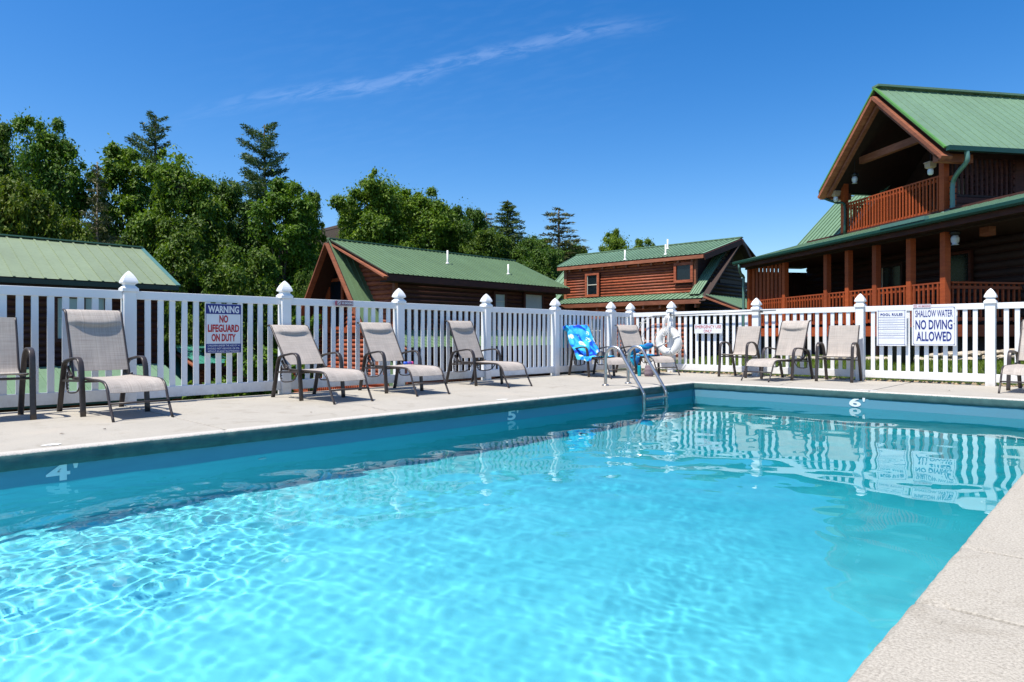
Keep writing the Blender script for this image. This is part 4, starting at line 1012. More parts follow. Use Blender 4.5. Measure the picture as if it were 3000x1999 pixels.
gw = MB(); gx = -15.0
gw.add([(gx, YW+.1, -1.5), (gx, 2*YR-YW, -1.5), (gx, 2*YR-YW, ZW3), (gx, YR, ZR3-.15), (gx, YW+.1, ZW3)], [(0, 1, 2, 3, 4)])
gw = gw.build('gable_wall', M['log_shade'], c3)
logs(gw, (gx+.01, YW+.1), (gx+.01, 2*YR-YW), -.6, ZR3-.2, (1, 0), M['wood_shade'], .2, lambda z: (max(0, .5-(ZR3-.15-z)/sl3/(2*(YR-YW))), min(1, .5+(ZR3-.15-z)/sl3/(2*(YR-YW)))))
roof_plane(c3, (-12.55, 27.4, 1.98), (-12.55, 34, 1.98), (-14.15, 34, 2.62), (-14.15, 27.4, 2.62), 24, M['roof'], 'side_porch_roof')
MB().beam((-12.55, 27.36, 1.86), (-14.2, 27.36, 2.50), .06, .2, (0, 1, 0)).build('porch_rake_board', M['trim'], c3)
for y in (27.7, 30.5, 33.5): MB().box((-12.95, y-.08, -1.6), (-12.79, y+.08, 1.85)).build('porch_post', M['wood_shade'], c3)
f3 = lambda y: ZE3+(y-YE)*(ZR3-ZE3)/(YR-YE)
for p in ((1831, 762), (1950, 747), (1956, 730)): vent(c3, slope_hit(*p, f3, on_y, YE, YR), .5)

# brown roofed house far behind the trees
c5 = empty('far_house', (0, 0, 0), label='brown shingled house roof just showing between the trees above the A-frame cabin', cat='house')
p = at(945, 676, 62); q = Vector((-SA, CA, 0)); e = Vector((CA, SA, 0))
rr = [p-e*3.5-q*3+Vector((0, 0, -1.4)), p+e*3.5-q*3+Vector((0, 0, .35)), p+e*3.5+q*3+Vector((0, 0, .35)), p-e*3.5+q*3+Vector((0, 0, -1.4))]
MB().slab(rr, (0, 0, 1), .25).build('roof', M['shingle'], c5)
k = MB(); k.hexa([v_+Vector((0, 0, -6)) for v_ in rr]+[v_+Vector((0, 0, -.3)) for v_ in rr]); k.build('wall', M['tan'], c5)

# ------------------------------------------------------------------ big cabin with the balcony, right
def cf(r_, d, z=0): return Vector((r_*CA-d*SA, r_*SA+d*CA, z))
O = cf(10.18, 15.4); BR = YAW+R(9.5)
B = empty('balcony_cabin', O, BR, 'big red log cabin with gabled balcony, green metal roof and long railed porch', 'cabin')
# porch
MB().box((.0, 0, .78), (2.2, 9.0, 1.02)).build('porch_floor', M['orange'], B)
MB().box((2.2, -.5, .78), (2.6, 0, 1.02)).build('porch_floor_end', M['orange'], B)
MB().box((-.05, -.04, .74), (.01, 9.04, 1.0)).build('rim_board', M['orange'], B)
MB().box((-.03, -.06, .74), (4.2, -.0, 1.0)).build('rim_board', M['orange'], B)
for y in (0.09, 1.15, 2.37, 3.48, 4.45, 6.65, 8.92):
    MB().box((.0, y-.075, 1.02), (.15, y+.075, 3.36)).build('porch_post', M['orange'], B)
    MB().box((.05, y-.08, -.6), (.21, y+.08, .76)).build('pier', M['wood_shade'], B)
MB().box((2.1, .0, -.6), (2.25, .15, .76)).build('pier', M['wood_shade'], B)
ys_ = (0.09, 1.15, 2.37, 3.48, 4.45, 6.65, 8.92)
for a, b_ in zip(ys_[:-1], ys_[1:]): railing(B, (.07, a+.09), (.07, b_-.09), 1.10, 2.02, M['orange'], .135)
railing(B, (.2, .06), (4.2, .06), 1.10, 2.02, M['orange'], .15)
MB().box((-.02, -3.2, 3.20), (.16, 9.1, 3.40)).build('porch_beam', M['wood_shade'], B)
for i in range(8):                                   # privacy slats near the far end
    y = 6.95+i*.245; MB().box((.06, y-.075, 1.9), (.10, y+.075, 3.22)).build('screen_slat', M['orange'], B)
for i in range(12):
    x = .25+i*.235; MB().box((x-.113, 8.90, 1.0), (x+.113, 8.95, 3.12)).build('end_slat', M['wood_shade'], B)
# ground floor wall with window
w = MB().box((2.2, .0, -.6), (9.5, 9.0-.35, 4.25)).build('wall', M['log_shade'], B)
logs(w, (2.19, 8.6), (2.19, .0), 1.0, 4.1, (-1, 0), M['wood_shade'], .21)
window(B, (2.13, 1.82, 2.56), .8, .72, (-1, 0, 0), M['log_shade'], M['glass'], sash=False, fw=.08)
window(B, (2.13, 4.2, 2.2), .8, 1.3, (-1, 0, 0), M['wood_shade'], M['glass'], fw=.08)
sk = MB().box((.5, .3, -.6), (9.4, 8.5, .74)).build('crawl_space', M['wood_shade'], B)
# porch roof with gutter
n_roof = 42
roof_plane(B, (-.38, 9.15, 3.47), (-.38, -3.4, 3.47), (2.25, -3.4, 4.19), (2.25, 9.15, 4.19), n_roof, M['roof'], 'porch_roof', rib=.02)
g_ = MB(); g_.sweep([(-.44, 9.15, 3.43), (-.44, -3.4, 3.43)], [(-.065, -.065), (.045, -.065), (.065, -.02), (.065, .05), (-.065, .05)], (0, 0, 1), smooth=False)
g_.build('gutter', M['gutter'], B)
MB().box((-.50, -3.4, 3.475), (-.375, 9.15, 3.487)).build('gutter_lip', M['downspout'], B)
MB().box((-.36, -3.4, 3.24), (-.32, 9.1, 3.42)).build('fascia', M['log_shade'], B)
MB().box((-.32, -3.4, 3.26), (2.2, 9.0, 3.30)).build('porch_ceiling', M['wood_shade'], B)
MB().box((-.34, 9.1, 3.3), (2.2, 9.16, 3.45)).build('end_fascia', M['trim'], B)
MB().box((.62, -.55, 3.06), (.80, -.30, 3.26)).build('beam_end', M['trim'], B)
MB().box((-.52, .05, 3.485), (-.40, 1.5, 3.57)).build('splash_guard', M['downspout'], B)
# far end downspout
MB().tube(smooth_path([(-.44, 8.75, 3.36), (-.44, 8.75, 3.22), (-.30, 8.90, 3.05), (-.12, 9.02, 2.92), (-.12, 9.02, 2.6), (-.12, 9.02, -.3)], 5), .05, 8).build('downspout', M['downspout'], B)
# main roof behind, ridge along the porch
roof_plane(B, (2.25, 9.3, 4.19), (2.25, 6.5, 4.19), (3.95, 6.5, 5.95), (3.95, 9.3, 5.95), 11, M['roof'], 'main_roof')
roof_plane(B, (5.7, 9.3, 4.19), (5.7, 6.5, 4.19), (3.95, 6.5, 5.95), (3.95, 9.3, 5.95), 5, M['roof'], 'main_roof_back')
k = MB(); k.add([(2.3, 8.9, 4.1), (5.6, 8.9, 4.1), (3.95, 8.9, 5.85)], [(0, 1, 2)]); k.build('gable_wall', M['log_shade'], B)
# balcony gable
yc, zA, zE, hw = 4.28, 8.27, 5.75, 2.62; xf_ = 1.58; xb = 13
roof_plane(B, (xf_, yc-hw, zE), (xb, yc-hw, zE), (xb, yc, zA), (xf_, yc, zA), 40, M['roof'], 'gable_roof', rib=.012, thick=.10)
roof_plane(B, (xf_, yc+hw, zE), (xb, yc+hw, zE), (xb, yc, zA), (xf_, yc, zA), 10, M['roof'], 'gable_roof', thick=.10)
MB().beam((xf_-.03, yc, zA+.05), (xb, yc, zA+.05), .28, .06).build('ridge_cap', M['roof'], B)
M['lime'] = simple('bright_green_trim', (.10, .26, .05), .4, var=.08)
for s_ in (-1, 1):
    MB().beam((xf_-.035, yc, zA-.02), (xf_-.035, yc+s_*hw, zE-.02), .05, .085, (1, 0, 0)).build('rake_trim', M['lime'], B)
    MB().beam((xf_+.02, yc, zA-.30), (xf_+.02, yc+s_*(hw-.02), zE-.28), .09, .34, (1, 0, 0)).build('rake_board', M['trim'], B)
    MB().beam((xf_+.10, yc, zA-.52), (xf_+.10, yc+s_*(hw-.25), zE-.27), .08, .12, (1, 0, 0)).build('rake_inner_board', M['trim'], B)
g_ = MB(); g_.sweep([(xf_-.02, yc-hw-.06, zE-.05), (xb, yc-hw-.06, zE-.05)], [(-.065, -.065), (.065, -.065), (.065, .06), (-.065, .06)], (0, 0, 1), smooth=False); g_.build('gutter', M['gutter'], B)
g_ = MB(); g_.sweep([(xf_-.02, yc+hw+.06, zE-.05), (xb, yc+hw+.06, zE-.05)], [(-.065, -.065), (.065, -.065), (.065, .06), (-.065, .06)], (0, 0, 1), smooth=False); g_.build('gutter', M['gutter'], B)
MB().tube(smooth_path([(xf_+.55, yc-hw-.06, zE-.1), (xf_+.55, yc-hw-.06, zE-.38), (xf_+.60, yc-hw+.25, zE-.58), (xf_+.74, yc-hw+.56, zE-.74), (xf_+.74, yc-hw+.60, zE-1.0), (xf_+.74, yc-hw+.60, zE-1.45), (xf_+.66, yc-hw+.60, zE-1.58), (xf_+.42, yc-hw+.60, zE-1.66)], 6), .062, 10).build('downspout', M['downspout'], B)
MB().tube(smooth_path([(xf_+.10, yc+hw+.04, zE-.10), (xf_+.10, yc+hw-.02, zE-.28), (xf_+.35, yc+hw-.30, zE-.48), (xf_+.55, yc+hw-.45, zE-.6), (xf_+.55, yc+hw-.45, zE-1.55)], 6), .045, 8).build('downspout', M['gutter'], B)
yN, yF = 2.42, 6.75
MB().box((2.2, yN, 4.06), (7.5, yF, 4.19)).build('balcony_floor', M['orange'], B)
for y in (yN, yF-.17): MB().box((2.2, y, 4.19), (2.37, y+.17, 6.0)).build('balcony_post', M['orange'], B)
MB().box((2.22, yc-1.58, 6.40), (2.38, yc+1.58, 6.62)).build('collar_beam', M['trim'], B)
for y in (yN-.35, yF+.22): MB().box((1.62, y-.09, zE-.30), (2.7, y+.09, zE-.08)).build('purlin_end', M['trim'], B)
railing(B, (2.26, yN+.17), (2.26, yF-.17), 4.22, 5.22, M['orange'], .125)
railing(B, (2.5, yF-.06), (4.4, yF-.06), 4.22, 5.22, M['orange'], .14)
bw_ = MB().box((4.5, yN, 4.19), (12.5, yF, 5.9)).build('upper_wall', M['log_shade'], B)
k = MB(); k.add([(4.5, yN, 5.9), (4.5, yF, 5.9), (4.5, yc, 7.9)], [(2, 1, 0)]); k.build('upper_gable_wall', M['wood_shade'], B)
logs(bw_, (4.49, yF), (4.49, yN), 4.2, 5.8, (-1, 0), M['log_shade'], .2)
window(B, (4.42, 4.9, 5.1), .9, 1.3, (-1, 0, 0), M['wood_shade'], M['glass'], sash=False)
# near side of the upper floor: boards below, spindles above with a glazed door behind
nb = MB().box((2.37, yN+.02, 4.06), (12.5, yN+.10, 4.62)).build('side_apron', M['log_shade'], B)
for i in range(3): MB().box((2.4, yN-.015, 4.10+i*.175), (9, yN+.02, 4.255+i*.175)).build('board', M['log_shade'], nb)
MB().beam((2.37, yN+.06, 4.66), (9, yN+.06, 4.66), .1, .06).build('side_rail', M['wood_shade'], B)
for i in range(26):
    x = 2.5+i*.16; MB().box((x-.03, yN+.03, 4.66), (x+.03, yN+.08, 5.72)).build('side_spindle', M['log_shade'], B)
window(B, (4.05, yN+1.6, 5.15), .5, .8, (0, -1, 0), M['wood_shade'], M['blind'], sash=True)
MB().box((2.3, yN-.0, 5.72), (12.5, yN+.14, 5.86)).build('wall_plate', M['wood_shade'], B)
for i in range(6): MB().box((2.36, yN-.10, 4.20+i*.17), (2.50, yN+.0, 4.33+i*.17)).build('log_end', M['orange'], B)
# porch steps side: soft furniture silhouettes are hidden in the dark of the porch
# hanging lanterns
M['lantern_glass'] = simple('milky_lantern_glass', (.55, .58, .60), .25, var=.05)
def lantern(p, label, box, drop=.25):
    o = empty('hanging_lantern', p, BR, label, 'lantern', 'lanterns hanging from the cabin')
    MB().tube([(0, 0, .0), (0, 0, drop)], .008, 6, (1, 0, 0)).build('chain', M['black'], o)
    if box:
        MB().lathe([(.125, 0), (.105, .03), (.095, -.12), (.055, -.16)], (0, 0, 0), square=True).build('lantern_top', simple('weathered_wood', (.36, .25, .16), .8), o)
        MB().lathe([(.055, -.16), (.075, -.20), (.07, -.30), (.04, -.33)], n=10).build('lantern_glass', M['lantern_glass'], o)
    else:
        MB().lathe([(.03, .03), (.12, -.03), (.10, -.07), (.06, -.10)], n=12).build('lantern_top', M['black'], o)
        MB().lathe([(.06, -.10), (.09, -.16), (.085, -.24), (.05, -.30), (.09, -.32)], n=12).build('lantern_glass', M['lantern_glass'], o)
def Bw(x, y, z): return O+Matrix.Rotation(BR, 3, 'Z') @ Vector((x, y, z))
lantern(at(2504, 509, 21.6), 'dark hanging lantern with pale glass inside the balcony gable, left of the beam', False, .6)
lantern(at(2726, 478, 18.1), 'wooden topped lantern hanging by the right rake of the balcony gable', True)
lantern(at(2448.5, 563, 22.1), 'wooden topped lantern under the left eave tip of the balcony gable', True, .1)
lantern(at(2798, 678, 15.3), 'pale glass lantern hanging under the porch roof above the porch window', False, .1)

# ------------------------------------------------------------------ beyond the far fence
bin_ = empty('waste_bin', on_y(2642, 1090, 15.2), label='dark bin standing on the lawn half hidden behind the pool rules sign', cat='bin'); bin_.location.z = float(hill(bin_.location.x, 15.2))
MB().lathe([(.17, 0), (.21, .05), (.235, .62), (.24, .64)], n=18).build('bin_body', M['black'], bin_)
MB().lathe([(.25, .64), (.25, .68), (.20, .75), (.06, .80), (0, .805)], n=18).build('bin_lid', M['black'], bin_)
MB().beam((.22, 0, 0), (.34, .0, .50), .04, .04).build('leaning_bar', M['black'], bin_)
r = random.Random(21)
def rock(seed, sx, sy, sz, mat):
    r_ = random.Random(seed); mb = MB(); V_ = []; n1, n2 = 8, 5
    for i in range(1, n2):
        ph = math.pi*i/n2
        for j in range(n1):
            a = 2*math.pi*j/n1; q = r_.uniform(.82, 1.12); V_.append((sx*math.sin(ph)*math.cos(a)*q, sy*math.sin(ph)*math.sin(a)*q, sz*math.cos(ph)*r_.uniform(.85, 1.05)))
    k = len(V_); V_ += [(0, 0, sz), (0, 0, -sz)]
    Fq = [(i*n1+j, i*n1+(j+1) % n1, (i+1)*n1+(j+1) % n1, (i+1)*n1+j) for i in range(n2-2) for j in range(n1)]
    Fq += [(k, (j+1) % n1, j) for j in range(n1)]+[(k+1, (n2-2)*n1+j, (n2-2)*n1+(j+1) % n1) for j in range(n1)]
    mb.add(V_, [tuple(reversed(q)) for q in Fq]); return mb.mesh('edging_stone', mat)
rocks = [rock(i, .24, .15, .10, M['stone']) for i in range(6)]
for i in range(52):                                  # limestone edging under the porch
    px = 2330+i*13.2+r.uniform(-4, 4); d = 14.4+.9*max(0, (2770-px)/400)+r.uniform(-.15, .15)-max(0, px-2770)*.003; p = at(px, 1000, d)
    for lv in range(2 if px > 2740 else 1):
        o = link('edging_stone', rocks[(i+lv*3) % 6]); o.location = (p.x, p.y, float(hill(p.x, p.y))+.04+lv*.10+max(0, px-2740)*.0005); o.rotation_euler = (0, 0, BR+R(90)+r.uniform(-.5, .5)+0)
        s_ = r.uniform(.50, .95); o.scale = (s_*r.uniform(.9, 1.3), s_, s_*r.uniform(.6, .95)); tag(o, 'tan limestone edging stone in the row along the lawn under the porch', 'stone', 'limestone edging row under the porch')
for i, (px, d) in enumerate(((2560, 12.95), (2820, 12.75), (2845, 12.7), (2330, 13.0), (2390, 13.0), (2190, 13.3))):
    p = at(px, 1000, d+.2); o = link('lawn_rock', rocks[i]); o.location = (p.x, max(p.y, 12.62), -.03); o.scale = (.6, .6, .7); tag(o, ('small grey rock behind the fence below the pool rules sign', 'pale flat rock behind the fence below the shallow water sign', 'grey rock touching the pale flat one left of the rightmost post', 'grey rock behind the fence near the middle lounger', 'grey rock behind the upright chair left of the pool rules', 'grey rock behind the fence right of the emergency sign')[i], 'rock', 'rocks behind the far fence')
# gravel strip and lawn
rng = np.random.RandomState(5)
def scatter_tris(pts, size, mat, name, label, cat, up=.0, tall=False):
    n = len(pts); V_ = np.zeros((n, 4, 3)); a = rng.rand(n)*6.28; s_ = size*(.5+rng.rand(n))
    if tall:
        dx, dy = np.cos(a)*s_*.10, np.sin(a)*s_*.10; ln = rng.normal(0, .35, (n, 2))*s_[:, None]
        V_[:, 0] = pts+np.stack([-dx, -dy, 0*dx], -1); V_[:, 1] = pts+np.stack([dx, dy, 0*dx], -1); V_[:, 2] = pts+np.stack([ln[:, 0], ln[:, 1], s_], -1)
        Q_ = np.arange(n)[:, None]*4+np.array([[0, 1, 2]]); 
        me = np_mesh(name, V_.reshape(-1, 3), Q_, mat)
    else:
        for k in range(4):
            aa = a+k*1.5708; V_[:, k] = pts+np.stack([np.cos(aa)*s_, np.sin(aa)*s_, up*s_*(1 if k == 0 else rng.rand(n)*.5)], -1)
        # little tents: 4 corners + apex
        ap = pts+np.stack([0*a, 0*a, s_*.8], -1); V5 = np.concatenate([V_, ap[:, None]], 1)
        Q_ = (np.arange(n)[:, None, None]*5+np.array([[0, 1, 4], [1, 2, 4], [2, 3, 4], [3, 0, 4]])[None]).reshape(-1, 3)
        me = np_mesh(name, V5.reshape(-1, 3), Q_, mat)
    return tag(link(name, me), label, cat, kind='stuff')
n = 9000; gx_ = rng.uniform(-8.2, 1.5, n); gy_ = rng.uniform(12.1, 12.9, n); gz_ = np.where(gy_ < 12.38, -.01, hill(gx_, gy_)-.0)
gz_ = np.where((gy_ < 12.37), 0.0, np.maximum(gz_, -.1)+.02)
m_ = (gy_ > 12.33) | (rng.rand(n) < .06)
scatter_tris(np.stack([gx_, gy_, gz_], -1)[m_], .026, M['gravel'], 'gravel', 'tan gravel and mulch strip under the far fence', 'gravel')
n = 90000; gx_ = rng.uniform(-8, 5, n); gy_ = 12.9+rng.rand(n)**.8*6.5; gz_ = hill(gx_, gy_)
scatter_tris(np.stack([gx_, gy_, gz_], -1), .065, M['grass'], 'grass', 'short sunlit lawn beyond the far fence', 'grass', tall=True)

# ------------------------------------------------------------------ trees
def leaf_cloud(rs, centers, radii, n, size, flat=.75, shell=.55):
    """leaf quads gathered in lobes; more leaves where the lobe faces up and out"""
    w_ = np.array(radii)**2; idx = rs.choice(len(centers), n, p=w_/w_.sum()); C_ = np.array(centers)[idx]; r_ = np.array(radii)[idx]
    d = rs.normal(size=(n, 3)); d[:, 2] += .25; d /= np.linalg.norm(d, axis=1)[:, None]
    q = (shell+(1-shell)*rs.rand(n)**.6)*(1+.22*rs.normal(size=n)); P_ = C_+d*(r_*q)[:, None]*np.array([1, 1, flat])
    nrm_ = d*.6+rs.normal(size=(n, 3))*.5; nrm_[:, 2] += .75; nrm_ /= np.linalg.norm(nrm_, axis=1)[:, None]
    t_ = np.cross(nrm_, rs.normal(size=(n, 3))); t_ /= np.linalg.norm(t_, axis=1)[:, None]; b_ = np.cross(nrm_, t_)
    s_ = size*(.6+.8*rs.rand(n))[:, None]
    V_ = np.stack([P_-t_*s_, P_-b_*s_*.55+nrm_*s_*.12, P_+t_*s_, P_+b_*s_*.55+nrm_*s_*.12], 1)
    return V_.reshape(-1, 3)
def quads(n): return np.arange(n*4).reshape(-1, 4)
def broadleaf(seed, H, Rr, n=40000, base=.22, size=.125, mat='leaf', lobes=120, flat=.58):
    rs = np.random.RandomState(seed); cs = []; rd = []; sub = []
    for k in range(11):                      # boughs, each carrying many small clumps of leaves
        a = k*2.399+rs.normal()*.35; u = (k+.5)/11; zc = H*(base+.10+(.74-base)*u)
        prof = math.sin(math.pi*min(1, .20+.72*u))**.6
        sub.append((math.cos(a)*Rr*.60*prof, math.sin(a)*Rr*.60*prof, zc, Rr*(.34+.16*rs.rand())))
    sub.append((rs.normal()*.3, rs.normal()*.3, H*.84, Rr*.38))
    for k in range(lobes):
        s_ = sub[k % len(sub)]; d = rs.normal(size=3); d[2] = d[2]*.8+.25; d /= np.linalg.norm(d)
        c_ = np.array(s_[:3])+d*s_[3]*(.55+.6*rs.rand())*np.array([1, 1, .9]); c_[2] = min(c_[2], H-.13*Rr)
        cs.append(c_); rd.append(Rr*(.07+.14*rs.rand()**1.5))
    V_ = leaf_cloud(rs, cs, rd, n, size, flat, .35)
    extra = leaf_cloud(rs, [s_[:3] for s_ in sub], [s_[3]*.95 for s_ in sub], n//4, size*1.1, .9, .35)
    V_ = np.concatenate([V_, extra]); me = np_mesh('crown', V_, quads(len(V_)//4), M[mat])
    # trunk and limbs
    mb = MB(); tr = .035*H*.55
    def limb(p0, p1, r0, r1):
        p0, p1 = Vector(p0), Vector(p1); mid_ = (p0+p1)/2+Vector(rs.normal(size=3).tolist())*(p1-p0).length*.07
        pts = smooth_path([p0, mid_, p1], 3); d0 = (p1-p0).normalized(); V2 = []; nn_ = 6
        for i, p in enumerate(pts):
            u = i/(len(pts)-1); rr_ = r0+(r1-r0)*u; a_ = d0.cross(Vector((.3, .9, .1))).normalized(); b2 = a_.cross(d0)
            V2 += [p+(a_*math.cos(6.283*j/nn_)+b2*math.sin(6.283*j/nn_))*rr_ for j in range(nn_)]
        mb.add(V2, [(i*nn_+j, i*nn_+(j+1) % nn_, (i+1)*nn_+(j+1) % nn_, (i+1)*nn_+j) for i in range(len(pts)-1) for j in range(nn_)], True)
    top = Vector((rs.normal()*.2, rs.normal()*.2, H*.62)); limb((0, 0, -1.5), top, tr*1.15, tr*.5)
    for s_ in sub:
        z = H*(.18+.3*rs.rand()); limb((top.x*z/H, top.y*z/H, z), s_[:3], tr*.45, tr*.12)
    for c_ in cs[::2]:
        s_ = min(sub, key=lambda q: (q[0]-c_[0])**2+(q[1]-c_[1])**2+(q[2]-c_[2])**2); limb(s_[:3], c_, tr*.13, tr*.04)
    return me, mb.mesh('trunk', M['bark'])
def conifer(seed, H, Rr, style='pine', mat='needle', n_br=70, base=.2, dens=1.0, bark='bark'):
    rs = np.random.RandomState(seed); mb = MB(); P_ = []; D_ = []; S_ = []
    mb.sweep([(0, 0, -1.5), (0, 0, H*.5), (rs.normal()*.1, rs.normal()*.1, H)], [(math.cos(a)*1, math.sin(a)*1) for a in np.linspace(0, 6.283, 7)[:-1]], (0, 1, 0))
    k = 6
    for j in range(18):
        v = Vector(mb.v[j]); lvl = j//6; c_ = Vector((0, 0, v.z)); rr_ = (.019*H, .011*H, .003*H)[lvl]; mb.v[j] = tuple(Vector((0, 0, v.z))+(v-c_).normalized()*rr_)
    for i in range(n_br):
        u = (i+rs.rand())/n_br; z = H*(base+(1-base)*u*.985)
        if style == 'pine': L = Rr*(.35+.75*math.sin(math.pi*min(1, .12+u*.83))**.8)*rs.uniform(.55, 1.1)*(1-.35*u)
        elif style == 'spruce': L = Rr*(1-u)**.8*rs.uniform(.75, 1.12)+.15
        else: L = Rr*(1-u*.75)*rs.uniform(.5, 1.1)
        a = i*2.399+rs.normal()*.3; rise = {'pine': .10+.35*u, 'spruce': -.18+.35*u, 'thin': .1}[style]
        d = Vector((math.cos(a), math.sin(a), rise)).normalized(); p0 = Vector((0, 0, z)); nseg = max(3, int(L/.28))
        pts = [p0+d*(L*q/nseg)+Vector((0, 0, .10*L*(q/nseg)**2*(1 if style == 'pine' else -.9))) for q in range(nseg+1)]
        r0 = .004*H*(1-u)+.012; a_ = d.cross(Vector((0, 0, 1))).normalized(); b2 = a_.cross(d); V2 = []
        for q, p in enumerate(pts):
            rr_ = r0*(1-.85*q/nseg); V2 += [p+a_*rr_, p+b2*rr_, p-a_*rr_]
        mb.add(V2, [(q*3+j, q*3+(j+1) % 3, (q+1)*3+(j+1) % 3, (q+1)*3+j) for q in range(nseg) for j in range(3)])
        for q in range(1, nseg+1):
            wd = L*.30*math.sin(math.pi*min(1, .15+.75*q/nseg))+.10; m3 = int((26 if style != 'thin' else 12)*dens*wd/.4)+4
            off = rs.normal(size=(m3, 3))*np.array([1, 1, .09 if style == 'pine' else .24])*wd*(.50 if style == 'pine' else .66)
            c_ = np.array(pts[q])+off
            if style == 'spruce': c_[:, 2] -= np.abs(off[:, 0])*.4
            P_.append(c_); D_.append(np.repeat([[d.x, d.y, .25]], m3, 0)); S_.append(np.full(m3, 1.0))
    P_ = np.concatenate(P_); D_ = np.concatenate(D_)+rs.normal(size=P_.shape)*.55; D_ /= np.linalg.norm(D_, axis=1)[:, None]
    n_ = len(P_); t_ = np.cross(D_, rs.normal(size=(n_, 3))); t_ /= np.linalg.norm(t_, axis=1)[:, None]
    s_ = (.15+.10*rs.rand(n_))[:, None]*(H/16)**.5; w2 = s_*.20
    V_ = np.stack([P_-D_*s_*.5-t_*w2*.3, P_-D_*s_*.1+t_*w2, P_+D_*s_, P_-t_*w2], 1).reshape(-1, 3)
    return np_mesh('crown', V_, quads(n_), M[mat]), mb.mesh('trunk', M[bark])
PROT = {
 'a': (broadleaf(1, 14, 4.3, 42000, .22), 14, 4.3), 'b': (broadleaf(2, 13, 4.8, 44000, .18, mat='leaf2'), 13, 4.8),
 'c': (broadleaf(3, 9, 4.2, 34000, .08, .12, 'leaf3', 100), 9, 4.2), 'd': (broadleaf(4, 15, 3.7, 36000, .2, .13, 'leaf', 110), 15, 3.7),
 'e': (broadleaf(6, 10, 4.4, 38000, .06, .12, 'leaf2', 120), 10, 4.4), 'f': (broadleaf(12, 13, 4.6, 44000, .12, .13, 'leaf', 130), 13, 4.6),
 'p': (conifer(5, 20, 4.6, 'pine', n_br=44, base=.28, dens=1.1), 20, 4.6), 'q': (conifer(8, 17, 3.2, 'pine', n_br=30, base=.5, dens=1.3), 17, 3.2),
 's': (conifer(7, 13, 3.0, 'spruce', n_br=120, dens=1.5), 13, 3.0), 'g': (conifer(9, 14, 3.4, 'spruce', 'needle_grey', n_br=90, base=.08, dens=1.0, bark='paleb'), 14, 3.4),
 't': (conifer(10, 12, 2.8, 'thin', 'needle_grey', n_br=70, base=.15, dens=2.2, bark='paleb'), 12, 2.8)}
def tree(kind, px, pytop, d, width, label, name='broadleaf_tree', group='trees beyond the cabins', rot=None, base=None):
    (cm, tm), H, Rr = PROT[kind]; top = at(px, pytop, d); zg = float(hill(top.x, top.y)) if base is None else base
    h_ = top.z-zg; w_m = width*d/F; root = empty(name, (top.x, top.y, zg), (px*7.13) % 6.28 if rot is None else rot, label, 'tree', group)
    sx = w_m/(2*Rr*1.12); root.scale = (sx, sx, h_/(H*.965)); link('trunk', tm, root); link('crown', cm, root); return root
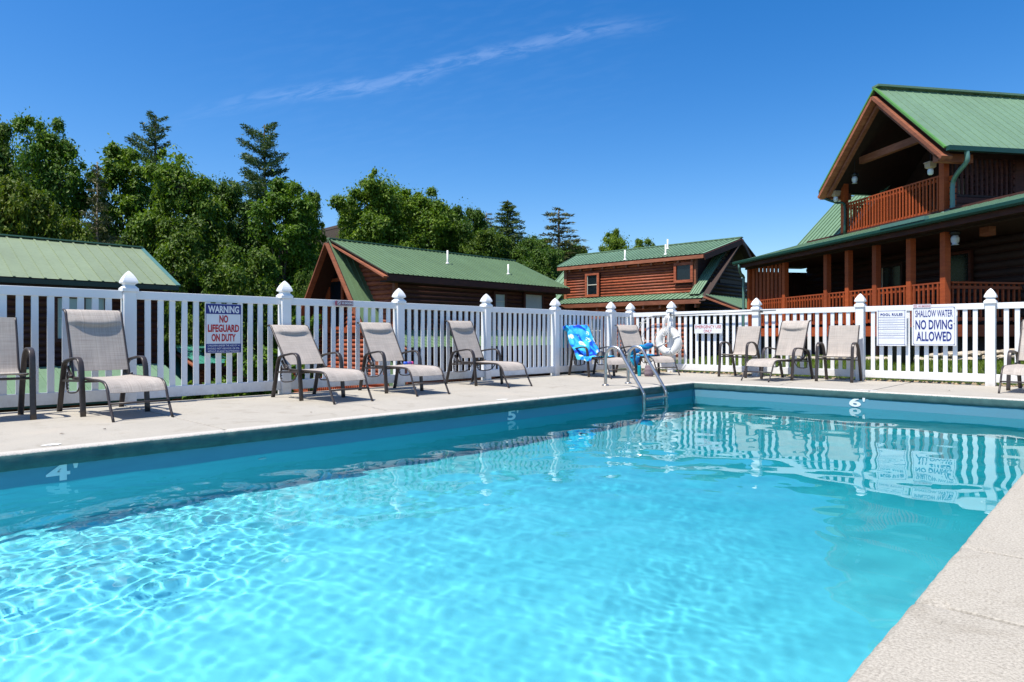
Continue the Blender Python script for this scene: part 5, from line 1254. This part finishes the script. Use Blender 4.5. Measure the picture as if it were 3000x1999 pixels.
T = [
 ('b', -55, 325, 36, 280, 'dark green broadleaf tree cut off by the left edge, tallest one there'),
 ('a', 140, 345, 44, 260, 'tall broadleaf tree with a rounded top at upper left, second from the left edge'),
 ('d', 345, 395, 47, 250, 'tall open broadleaf tree with sky showing through, left of the small-topped pine'),
 ('q', 455, 360, 52, 210, 'pine whose sparse top stands above the broadleaf crowns at left'),
 ('f', 525, 450, 42, 320, 'big bright green broadleaf tree between the sparse pine and the tall layered pine'),
 ('b', 665, 520, 46, 240, 'dark green broadleaf tree just left of the tall layered pine'),
 ('c', 60, 530, 34, 340, 'yellow green low tree directly above the sage cabin roof at the far left'),
 ('c', 205, 640, 35, 250, 'smaller yellow green tree above the sage cabin roof, right of its bigger neighbour'),
 ('g', 285, 500, 38, 240, 'grey green hemlock with bare pale twigs above the sage cabin roof'),
 ('p', 775, 388, 50, 290, 'tall dark pine with flat layered branches against the sky'),
 ('d', 825, 500, 42, 250, 'light green broadleaf tree in front of the tall layered pine'),
 ('d', 905, 545, 47, 120, 'thin feathery tree at the right edge of the left woods'),
 ('e', 690, 730, 36, 310, 'rounded bushy tree right behind the fence between warning sign and third post'),
 ('e', 560, 640, 40, 280, 'shaded broadleaf tree low in the middle of the left woods'),
 ('b', 430, 630, 42, 240, 'shaded dark tree right of the grey hemlock'),
 ('e', 915, 800, 34, 140, 'small lit tree beside the left slope of the A-frame cabin'),
 ('f', 1095, 508, 48, 275, 'large dense broadleaf tree directly above the A-frame peak'),
 ('a', 1240, 552, 50, 260, 'large broadleaf tree behind the long green cabin roof, right of the densest crown'),
 ('e', 1340, 612, 52, 230, 'lower broadleaf tree at the right end of the crowns over the long green roof'),
 ('s', 1371, 616, 70, 80, 'small bluish spruce top far behind the long green roof'),
 ('t', 1425, 636, 56, 150, 'thin pale twiggy tree left of the dark pointed spruce'),
 ('s', 1487, 602, 54, 290, 'dark pointed spruce behind the far end of the long green roof'),
 ('t', 1637, 626, 56, 330, 'sparse half bare conifer standing alone against the sky'),
 ('e', 1540, 705, 50, 210, 'low broadleaf tree at the foot of the dark pointed spruce'),
 ('e', 1590, 735, 46, 190, 'low dark broadleaf tree between the two cabin roofs'),
 ('e', 1680, 722, 58, 120, 'low tree below the sparse conifer, behind the log cabin eave'),
 ('a', 1800, 674, 62, 140, 'round broadleaf tree showing over the roof ridge of the two storey log cabin'),
 ('a', 1878, 700, 64, 130, 'smaller crown right of the round tree over the two storey cabin ridge'),
 ('f', 1160, 545, 60, 240, 'back row broadleaf tree between the two big crowns over the long roof'),
 ('f', 1025, 575, 58, 110, 'back row broadleaf tree left of the densest crown, over the A-frame peak'),
 ('b', 1290, 600, 58, 200, 'back row broadleaf tree low behind the right half of the long roof'),
 ('b', 1420, 672, 50, 230, 'low dark tree behind the thin pale twiggy tree'),
 ('b', 520, 640, 55, 320, 'back row tree filling the gap behind the bright broadleaf tree'),
 ('b', 250, 650, 56, 320, 'back row tree behind the grey hemlock'),
 ('b', 60, 470, 57, 330, 'back row tree behind the yellow green low trees'),
 ('b', 690, 650, 54, 300, 'back row tree behind the rounded bushy tree'),
 ('e', 845, 720, 44, 200, 'shaded tree low between the light green tree and the A-frame cabin'),
 ('e', 400, 760, 33, 220, 'small shaded tree behind the sage cabin gable'),
 ('f', 1405, 652, 62, 230, 'rounded far tree filling the gap behind the thin pale twiggy tree'),
 ('b', 1555, 690, 64, 230, 'rounded far tree low between the dark pointed spruce and the lone sparse conifer'),
 ('f', 1665, 705, 66, 150, 'rounded far tree right of the lone sparse conifer'),
 ('a', 2330, 860, 50, 200, 'tree glimpsed through the porch slats of the balcony cabin'),
]
for k_, px, py, d, w_, lb in T:
    nm = {'p': 'pine_tree', 'q': 'pine_tree', 's': 'spruce_tree', 'g': 'hemlock_tree', 't': 'sparse_tree'}.get(k_, 'broadleaf_tree')
    tree(k_, px, py, d, w_, lb, nm)
# shrubs close behind the left fence
def shrub(px, pyt, pyb, d, width, seed, label, mat):
    rs = np.random.RandomState(seed); p = at(px, pyb, d); top = at(px, pyt, d); h_ = top.z-p.z; r_ = width*d/F/2
    cs = [(rs.normal()*r_*.55, rs.normal()*r_*.55, h_*(.15+.75*rs.rand())) for _ in range(26)]; V_ = leaf_cloud(rs, cs, [r_*.34]*26, 9000, .050, 1, .3)
    o = empty('shrub', p, label=label, cat='shrub'); link('foliage', np_mesh('foliage', V_, quads(9000), M[mat]), o)
    mb = MB()
    for c_ in cs[::3]: mb.tube([(0, 0, -.6), (c_[0]*.5, c_[1]*.5, c_[2]*.5), c_], .012, 5)
    mb.build('stem', M['bark'], o)
shrub(770, 1015, 1200, 10.8, 150, 3, 'leafy shrub growing up the bank behind the fence right of the warning sign', 'leaf')
shrub(640, 1130, 1200, 11.5, 120, 4, 'low leafy shrub below the warning sign, behind the fence', 'leaf2')
shrub(905, 905, 1170, 15, 60, 5, 'tall narrow shrub behind the third fence post', 'leaf')
# undergrowth that reads as one mass between the trunks
rs = np.random.RandomState(77); cs = []; rd = []
for i in range(260):
    px = rs.uniform(-150, 1720); d = rs.uniform(46, 66); p = at(px, 900, d); zg = float(hill(p.x, p.y)); cs.append((p.x, p.y, zg+rs.uniform(.3, 4.5))); rd.append(rs.uniform(1.3, 2.6))
V_ = leaf_cloud(rs, cs, rd, 90000, .26, .9, .5); tag(link('undergrowth', np_mesh('undergrowth', V_, quads(90000), M['leaf2'])), 'dark undergrowth filling the woods behind the cabins', 'undergrowth', kind='stuff')
